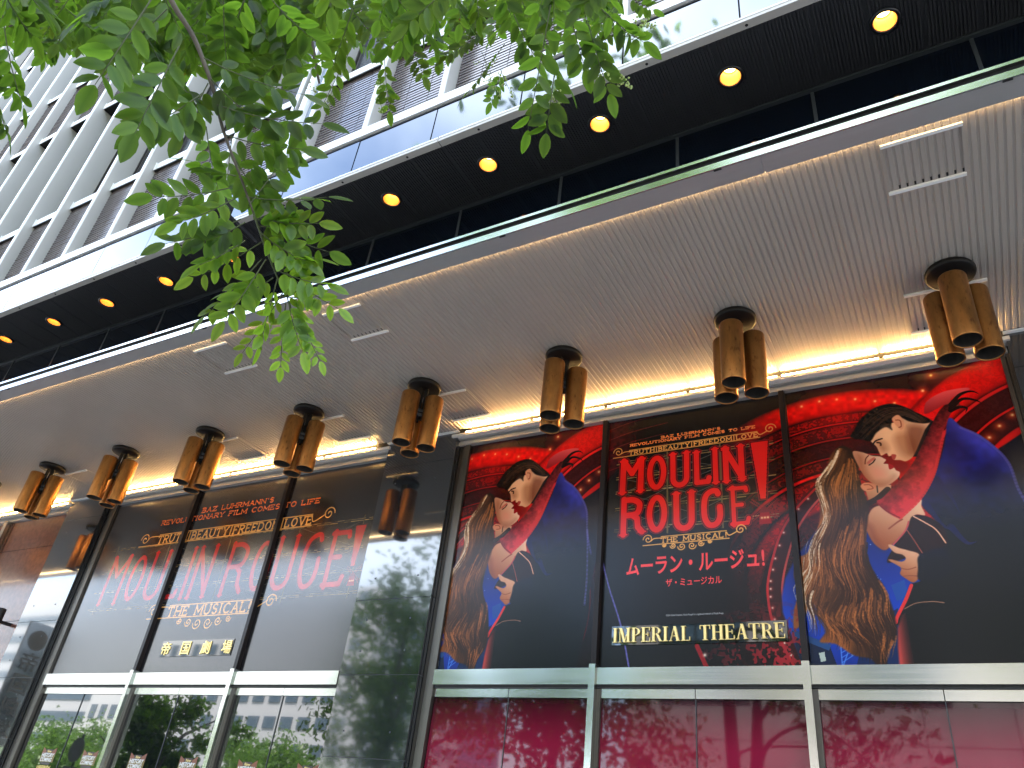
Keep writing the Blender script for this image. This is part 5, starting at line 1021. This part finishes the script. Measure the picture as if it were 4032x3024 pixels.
spray("fill", [(r[:3], r[3:], 0.052, 6) for r in [(-2.40,-4.72,5.26,-2.66,-4.64,5.28),(-2.51,-5.31,4.56,-2.48,-5.28,4.37),(-2.46,-5.40,4.50,-2.44,-5.29,4.46),(-2.78,-5.65,4.05,-2.81,-5.50,4.08),(-2.56,-4.64,5.11,-2.52,-4.61,4.84),(-2.68,-5.45,4.30,-2.68,-5.47,4.10),(-1.10,-4.45,4.81,-1.03,-4.33,4.74),(-3.00,-5.10,4.81,-3.08,-4.97,4.86),(-2.42,-5.26,4.67,-2.65,-5.20,4.64),(-2.48,-5.35,4.37,-2.40,-5.23,4.21),(-2.56,-4.75,5.17,-2.75,-4.64,5.12),(-1.50,-4.75,4.68,-1.51,-4.62,4.56),(-2.03,-4.61,5.12,-2.17,-4.58,5.09),(-1.26,-4.50,5.15,-1.39,-4.45,5.03),(-2.35,-5.20,4.86,-2.55,-5.13,4.80),(-2.06,-5.00,4.73,-1.95,-4.92,4.54),(-2.19,-4.82,4.64,-2.40,-4.75,4.61),(-1.72,-4.54,5.32,-1.93,-4.41,5.38),(-1.79,-4.83,4.52,-1.95,-4.77,4.47),(-2.05,-4.91,4.95,-2.12,-4.93,4.72)]])
spray("fill", [(r[:3], r[3:], 0.052, 6) for r in [(-2.37,-5.21,4.39,-2.45,-5.03,4.45),(-1.70,-5.03,4.62,-1.76,-5.00,4.45),(-2.04,-5.11,4.66,-1.98,-4.93,4.61),(-2.02,-5.08,4.78,-2.16,-5.03,4.65),(-2.26,-5.28,4.50,-2.35,-5.15,4.40),(-1.46,-4.33,5.27,-1.40,-4.21,5.14),(-2.45,-5.14,4.40,-2.61,-5.01,4.41),(-2.83,-5.30,4.78,-3.00,-5.12,4.86),(-2.15,-5.13,4.38,-2.29,-5.07,4.30),(-2.73,-5.19,4.55,-2.90,-5.20,4.43),(-2.74,-5.38,4.64,-2.98,-5.31,4.62),(-1.55,-4.40,5.13,-1.52,-4.26,5.01),(-1.74,-5.00,4.70,-1.79,-4.95,4.53),(-3.10,-5.15,4.80,-2.98,-5.07,4.66),(-1.14,-4.59,4.83,-1.04,-4.46,4.67),(-0.96,-4.31,5.16,-0.88,-4.24,5.00),(-1.85,-4.83,4.88,-1.90,-4.85,4.62),(-2.59,-5.22,4.43,-2.54,-5.13,4.37),(-1.82,-4.75,4.74,-1.86,-4.56,4.81),(-2.55,-5.63,4.23,-2.57,-5.58,4.11)]])
spray("fill", [(r[:3], r[3:], 0.052, 6) for r in [(-2.49,-5.14,4.66,-2.51,-5.15,4.45),(-1.38,-4.66,4.80,-1.31,-4.44,4.81),(-2.01,-4.69,5.33,-2.02,-4.47,5.42),(-2.51,-4.88,5.26,-2.50,-4.74,5.28),(-1.70,-4.83,4.87,-1.85,-4.60,4.93),(-2.36,-5.12,4.75,-2.37,-4.94,4.79),(-2.95,-5.14,4.71,-2.91,-5.04,4.54),(-1.79,-4.80,4.93,-1.98,-4.72,4.87),(-1.86,-4.75,4.58,-1.86,-4.58,4.63),(-0.96,-3.94,5.57,-1.07,-3.87,5.53)]])
spray("fill", [(r[:3], r[3:], 0.056, 5) for r in [(-1.39,-5.35,3.04,-1.40,-5.25,2.92),(-1.15,-5.30,3.05,-1.27,-5.18,3.00),(-1.49,-5.20,3.28,-1.40,-5.11,3.15),(-1.51,-5.22,3.21,-1.54,-5.14,3.03),(-1.32,-5.52,3.02,-1.25,-5.45,2.93)]])
spray("fill", [(r[:3], r[3:], 0.054, 6) for r in [(-1.88,-5.60,3.56,-2.09,-5.59,3.52),(-2.14,-5.74,3.70,-2.13,-5.65,3.65),(-2.11,-5.38,4.09,-2.35,-5.34,4.09),(-2.11,-5.21,4.30,-2.16,-5.01,4.34),(-1.04,-4.60,4.57,-1.02,-4.43,4.60),(-2.22,-5.06,4.58,-2.35,-5.02,4.43),(-2.04,-5.07,4.65,-2.23,-5.02,4.64),(-1.34,-4.89,4.46,-1.28,-4.80,4.28),(-1.91,-5.19,4.22,-1.90,-5.01,4.26),(-1.51,-5.27,3.80,-1.43,-5.17,3.71),(-0.91,-4.51,4.77,-1.03,-4.38,4.76),(-2.20,-5.42,4.12,-2.14,-5.28,3.96),(-1.36,-5.02,4.30,-1.26,-4.91,4.17),(-1.25,-5.39,3.37,-1.25,-5.30,3.28),(-1.56,-5.46,3.83,-1.60,-5.41,3.65),(-1.37,-5.51,3.58,-1.43,-5.41,3.53),(-0.71,-5.20,3.62,-0.73,-5.02,3.52),(-1.53,-5.10,4.26,-1.59,-5.08,4.04),(-1.49,-5.55,3.45,-1.38,-5.42,3.34),(-2.33,-5.30,4.28,-2.45,-5.16,4.34)]])
spray("fill", [(r[:3], r[3:], 0.054, 6) for r in [(-2.66,-5.66,4.29,-2.76,-5.53,4.28),(-1.63,-5.20,4.28,-1.68,-5.10,4.19),(-1.41,-5.26,4.02,-1.36,-5.15,3.89),(-1.43,-5.45,3.56,-1.46,-5.29,3.53),(-1.58,-5.44,3.50,-1.58,-5.31,3.46),(-1.42,-5.58,3.44,-1.43,-5.39,3.47),(-1.70,-5.03,4.43,-1.72,-4.90,4.26),(-1.78,-5.11,4.15,-1.89,-5.06,3.99),(-1.56,-5.34,3.94,-1.74,-5.30,3.96),(-1.82,-5.70,3.54,-1.79,-5.62,3.44),(-2.49,-5.11,4.58,-2.54,-4.89,4.68),(-1.60,-5.46,3.74,-1.60,-5.34,3.68),(-2.12,-5.77,3.68,-2.16,-5.61,3.72),(-2.59,-5.21,4.48,-2.72,-5.16,4.41),(-1.73,-5.42,3.89,-1.72,-5.24,3.90),(-2.11,-4.92,4.73,-2.01,-4.76,4.64),(-1.47,-5.29,3.85,-1.49,-5.17,3.73),(-1.77,-5.61,3.72,-1.75,-5.56,3.56),(-0.71,-5.16,3.70,-0.74,-4.99,3.65),(-1.52,-5.22,3.96,-1.52,-5.02,4.01)]])
spray("fill", [(r[:3], r[3:], 0.054, 6) for r in [(-1.89,-5.15,4.41,-1.93,-5.12,4.25),(-1.96,-5.58,3.80,-2.14,-5.50,3.74),(-2.28,-5.61,4.06,-2.36,-5.57,3.98),(-1.98,-5.14,4.33,-1.97,-4.99,4.22),(-0.78,-4.89,4.11,-0.92,-4.88,4.00),(-1.41,-5.63,3.29,-1.52,-5.58,3.25),(-2.15,-5.76,3.66,-2.25,-5.65,3.75),(-0.93,-5.31,3.55,-0.96,-5.14,3.54),(-1.31,-5.48,3.45,-1.27,-5.35,3.37),(-1.49,-5.30,3.72,-1.71,-5.26,3.70),(-2.20,-4.97,4.75,-2.31,-4.79,4.75),(-1.89,-5.56,3.70,-1.85,-5.45,3.63),(-1.63,-4.84,4.68,-1.59,-4.80,4.49),(-2.44,-5.47,4.39,-2.51,-5.33,4.34),(-1.94,-5.10,4.26,-2.15,-5.08,4.19),(-1.57,-5.38,3.66,-1.66,-5.39,3.48),(-1.33,-5.43,3.58,-1.32,-5.29,3.62),(-2.52,-5.73,3.88,-2.58,-5.60,3.87),(-1.66,-5.16,4.33,-1.70,-5.01,4.41),(-1.77,-5.73,3.41,-1.82,-5.64,3.36)]])
spray("fill", [(r[:3], r[3:], 0.054, 6) for r in [(-1.47,-4.93,4.36,-1.49,-4.78,4.41),(-0.69,-4.91,3.97,-0.72,-4.86,3.79),(-1.63,-5.21,4.23,-1.67,-5.02,4.26),(-0.98,-5.28,3.58,-1.13,-5.17,3.56),(-2.28,-5.27,4.47,-2.29,-5.30,4.24),(-0.91,-4.47,4.81,-1.09,-4.32,4.82),(-1.28,-5.04,4.06,-1.39,-4.95,3.99),(-1.59,-5.78,3.17,-1.52,-5.70,3.08),(-2.50,-5.50,4.37,-2.48,-5.45,4.21),(-1.75,-5.54,3.83,-1.86,-5.41,3.87),(-1.83,-5.32,4.09,-1.89,-5.17,4.13),(-2.60,-5.52,4.37,-2.59,-5.48,4.14),(-1.75,-5.79,3.37,-1.69,-5.71,3.27),(-1.75,-5.44,3.80,-1.80,-5.39,3.66),(-2.73,-5.43,4.34,-2.73,-5.39,4.18),(-1.43,-5.11,3.94,-1.34,-5.02,3.86),(-1.75,-5.65,3.55,-1.82,-5.52,3.53),(-2.18,-5.59,4.04,-2.16,-5.49,3.83),(-1.70,-5.71,3.34,-1.80,-5.66,3.23),(-1.88,-5.18,4.33,-1.88,-5.04,4.33)]])
spray("fill", [(r[:3], r[3:], 0.054, 6) for r in [(-2.11,-5.15,4.33,-2.19,-5.11,4.17),(-2.14,-4.97,4.61,-2.33,-4.91,4.55),(-2.79,-5.61,4.31,-3.01,-5.53,4.28),(-2.03,-5.42,4.25,-2.00,-5.34,4.07),(-2.68,-5.34,4.36,-2.60,-5.21,4.28),(-1.78,-4.88,4.83,-1.80,-4.74,4.73),(-1.33,-5.67,3.33,-1.36,-5.52,3.28),(-1.44,-5.39,3.88,-1.56,-5.25,3.84),(-1.35,-5.52,3.34,-1.47,-5.37,3.30),(-2.16,-5.26,4.47,-2.33,-5.13,4.50),(-2.27,-5.75,3.84,-2.36,-5.59,3.93),(-1.16,-4.45,4.94,-1.23,-4.24,5.03),(-2.23,-5.62,3.99,-2.41,-5.61,3.91),(-2.55,-5.71,4.17,-2.64,-5.67,4.00),(-1.13,-5.36,3.58,-1.20,-5.31,3.39),(-0.86,-5.25,3.50,-0.84,-5.13,3.43),(-1.35,-5.39,3.57,-1.43,-5.25,3.58),(-1.52,-5.40,3.55,-1.53,-5.29,3.44),(-1.42,-5.33,3.65,-1.61,-5.22,3.61),(-0.94,-4.95,4.17,-0.99,-4.75,4.12)]])
spray("fill", [(r[:3], r[3:], 0.054, 6) for r in [(-2.50,-5.54,4.11,-2.53,-5.39,4.14),(-1.49,-4.68,4.97,-1.49,-4.57,4.80),(-2.24,-5.71,3.91,-2.25,-5.71,3.68),(-2.05,-5.05,4.35,-2.16,-4.98,4.19),(-2.45,-5.36,4.65,-2.33,-5.23,4.50),(-1.13,-4.63,4.71,-1.20,-4.51,4.66),(-0.82,-4.64,4.60,-0.86,-4.47,4.58),(-1.59,-5.71,3.46,-1.65,-5.59,3.38),(-0.83,-5.15,3.70,-0.92,-5.03,3.60),(-2.47,-5.66,3.99,-2.46,-5.55,3.84),(-1.06,-5.24,3.61,-1.07,-5.12,3.57),(-1.43,-5.02,4.41,-1.54,-4.97,4.32),(-1.31,-5.43,3.48,-1.38,-5.33,3.41),(-1.63,-5.75,3.33,-1.80,-5.69,3.23),(-1.95,-5.27,4.14,-2.02,-5.14,4.20),(-1.69,-5.18,3.96,-1.72,-5.06,3.94),(-1.15,-5.36,3.67,-1.27,-5.36,3.51),(-2.28,-5.18,4.41,-2.28,-5.01,4.39),(-1.13,-5.08,4.08,-1.23,-4.99,4.01),(-2.11,-5.06,4.51,-2.24,-5.00,4.47)]])
spray("fill", [(r[:3], r[3:], 0.054, 6) for r in [(-2.47,-5.65,4.07,-2.54,-5.61,3.88),(-1.87,-4.91,4.50,-1.93,-4.92,4.31),(-0.99,-5.03,3.90,-1.05,-4.94,3.82),(-0.94,-4.85,4.17,-0.93,-4.68,4.26),(-2.37,-5.52,4.13,-2.30,-5.43,3.99),(-1.52,-5.39,3.78,-1.54,-5.28,3.68),(-1.07,-5.27,3.59,-1.07,-5.08,3.65),(-1.27,-5.48,3.40,-1.29,-5.42,3.29),(-1.66,-5.65,3.41,-1.67,-5.56,3.38),(-2.22,-5.28,4.52,-2.29,-5.28,4.41),(-1.17,-4.73,4.65,-1.20,-4.67,4.51),(-2.10,-5.58,3.93,-2.06,-5.43,3.89),(-1.40,-5.48,3.39,-1.43,-5.31,3.36),(-1.79,-5.08,4.25,-1.97,-4.97,4.18),(-1.18,-4.51,4.75,-1.27,-4.45,4.69),(-1.98,-5.27,4.31,-2.03,-5.31,4.08),(-2.40,-5.56,4.13,-2.43,-5.57,3.90),(-1.70,-5.27,4.14,-1.67,-5.20,3.94),(-1.78,-5.46,3.65,-1.82,-5.41,3.49),(-2.35,-4.99,4.63,-2.35,-4.93,4.40)]])
spray("fill", [(r[:3], r[3:], 0.054, 6) for r in [(-2.00,-5.37,4.12,-2.01,-5.21,4.16),(-0.82,-5.24,3.64,-1.01,-5.14,3.62),(-1.85,-5.02,4.62,-1.90,-4.85,4.53),(-2.73,-5.73,4.25,-2.65,-5.66,4.09),(-2.21,-5.05,4.44,-2.37,-5.01,4.40),(-1.69,-5.64,3.53,-1.88,-5.63,3.44),(-2.30,-5.52,4.28,-2.45,-5.41,4.22),(-2.22,-5.21,4.39,-2.26,-5.13,4.30),(-1.53,-5.65,3.43,-1.55,-5.56,3.32),(-0.80,-5.20,3.60,-0.81,-5.12,3.43),(-2.10,-5.04,4.62,-2.29,-4.92,4.67),(-2.12,-5.18,4.58,-2.17,-5.17,4.35),(-2.21,-5.20,4.72,-2.29,-5.01,4.73),(-1.60,-5.38,4.00,-1.78,-5.29,3.96),(-2.50,-5.49,4.47,-2.46,-5.43,4.29),(-1.16,-4.62,4.82,-1.30,-4.49,4.87),(-0.85,-4.81,4.31,-0.95,-4.62,4.36),(-2.14,-4.96,4.62,-2.38,-4.88,4.63),(-1.32,-5.42,3.42,-1.37,-5.30,3.36),(-2.17,-5.67,3.88,-2.31,-5.67,3.75)]])
# flower panicles at the branch tips
def panicle(base, tip):
    base = np.array(base); tip = np.array(tip); ax = tip-base; ln = np.linalg.norm(ax); tw = MB(); bd = MB()
    tw.tube([tuple(base), tuple(base+ax*.5), tuple(tip)], [.0012, .0009, .0006], 4, False)
    for i in range(9):
        t = .15+.85*i/9; p = base+ax*t; d = RNG.normal(0, 1, 3); d -= ax*(d@ax)/ln**2*.6; d = d/np.linalg.norm(d)*ln*.32*(1.1-t); e = p+d
        tw.tube([tuple(p), tuple(e)], [.0007, .0005], 4, False)
        for k in range(5):
            c = p+d*(.4+.15*k)+RNG.normal(0, .004, 3); r = RNG.uniform(.0022, .0036)
            bd.lathe([(.0001, c[2]-r), (r*.8, c[2]-r*.5), (r, c[2]+r*.2), (r*.5, c[2]+r), (.0001, c[2]+r*1.1)], (c[0], c[1]), 6)
    o = tw.build('flower_stalk', M['twig'], tree); bd.build('flower_buds', M['bud'], o)['kind'] = 'stuff'
PN = [(-0.628,-5.023,3.166),(-0.623,-4.965,3.131),(-0.512,-4.97,3.236),(-0.466,-4.913,3.213),(-0.471,-5.016,3.276),(-0.401,-4.989,3.278),(-0.519,-5.011,3.259),(-0.534,-4.944,3.212),(-1.107,-4.63,4.029),(-1.098,-4.531,3.974),(-1.143,-4.709,4.055),(-1.134,-4.552,3.97),(-1.619,-4.901,3.874),(-1.674,-4.867,3.817),(-1.473,-4.842,3.943),(-1.519,-4.74,3.859),(-0.458,-4.969,3.371),(-0.395,-4.945,3.372),(-1.805,-4.887,3.996),(-1.743,-4.799,4)]
for i in range(0, len(PN), 2): panicle(PN[i], PN[i+1])
# the row of kerbside trees and the park beyond, seen as reflections
def crown_mesh(seed, n, rx, rz, L):
    global RNG
    keep = RNG; RNG = np.random.default_rng(seed); L_ = Leaves()
    cl = [(RNG.normal(0, .5, 3)*np.array((rx, rx, rz))) for _ in range(34)]
    for i in range(n):
        c = cl[RNG.integers(len(cl))]+RNG.normal(0, .17, 3)*rx; d = RNG.normal(0, 1, 3); d[2] -= .5
        L_.leaf(c, d, RNG.normal(0, 1, 3)+np.array((0, 0, .8)), L*RNG.uniform(.7, 1.3), .27, .1, .1)
    RNG = keep; return L_
def street_tree(name, label, x, y, seed, h=7.5, rx=2.3, n=5200, L=.15, mat='leaf', cat='tree', group=None, rz=None):
    t = thing(name, label, cat, (x, y, 0), group); q = MB()
    q.tube([(0, 0, 0), (.08, 0, h*.2), (-.05, .05, h*.42), (.1, .1, h*.8)], [.17, .14, .11, .04], 12)
    q.build('trunk', M['bark'], t); q = MB()
    for k in range(5):
        a = k*1.3+seed; q = MB(); z = h*(.36+.06*k); q.tube([(0, 0, z), (.7*math.cos(a), .7*math.sin(a), z+.8), (1.5*math.cos(a), 1.5*math.sin(a), z+1.3)], [.07, .045, .015], 8); q.build('limb', M['bark'], t)
    o = crown_mesh(seed, n, rx, rz or h*.30, L).build('crown', M[mat], t); o.location = (0, 0, h*.68); return t
GT = 'street trees along the kerb'
tt = None
for i, (x, y, h, rx) in enumerate(((-7.6, -9.0, 7.0, 2.0), (-11.4, -8.7, 7.9, 1.9), (-19.4, -8.9, 5.0, 1.15), (3.4, -9.2, 6.6, 2.1), (1.2, -10.9, 19.2, 2.7), (-4.6, -10.8, 18.8, 2.8))):
    street_tree('kerb_tree', 'kerbside tree mirrored in the '+('right-hand doors, left part', 'central granite column', 'left doors, middle part', 'right-hand doors, right part', 'canopy edge above the right-hand bay', 'canopy edge above the central column')[i], x, y, 11+i, h, rx, 9000 if h > 12 else 5200, .24 if h > 12 else .15, group=GT, rz=1.8 if h > 12 else None)
M['leafpark'] = leafmat('park_leaf', (.12, .22, .05), (.22, .40, .05), .45)
for i in range(12):
    x = -46-i*9.5; y = -40-(i % 3)*9
    street_tree('park_tree', 'pale green park tree across the street, '+ORD[i]+' from the corner of the stone office', x, y, 40+i, 8.3+(i*7 % 3), 3.9, 5200, .34, 'leafpark', group='trees of the park opposite')
# kerb sign and lamp post mirrored in the doors
t = thing('road_sign', 'back of a round road sign on a pole, mirrored in the leftmost door', 'road sign', (-21.2, -8.0, 0))
q = MB(); q.tube([(0, 0, 0), (0, 0, 3.5)], .035, 10); q.build('pole', M['plate'], t); q = MB(); q.tube([(0, .05, 3.1), (0, .07, 3.1)], .3, 28); q.build('sign_disc', M['black'], t); q = MB(); q.box(-.28, .28, .05, .07, 2.52, 2.7); q.build('sign_plate', M['black'], t)
t = thing('lamp_post', 'dark lamp post mirrored in the first right-hand door', 'lamp post', (-6.6, -11.8, 0))
q = MB(); q.tube([(0, 0, 0), (0, 0, 3.9)], [.07, .05], 10); q.build('pole', M['plate'], t); q = MB(); q.tube([(-.02, 0, 3.9), (-.5, 0, 4.0)], [.14, .10], 12); q.build('lamp_head', M['plate'], t)
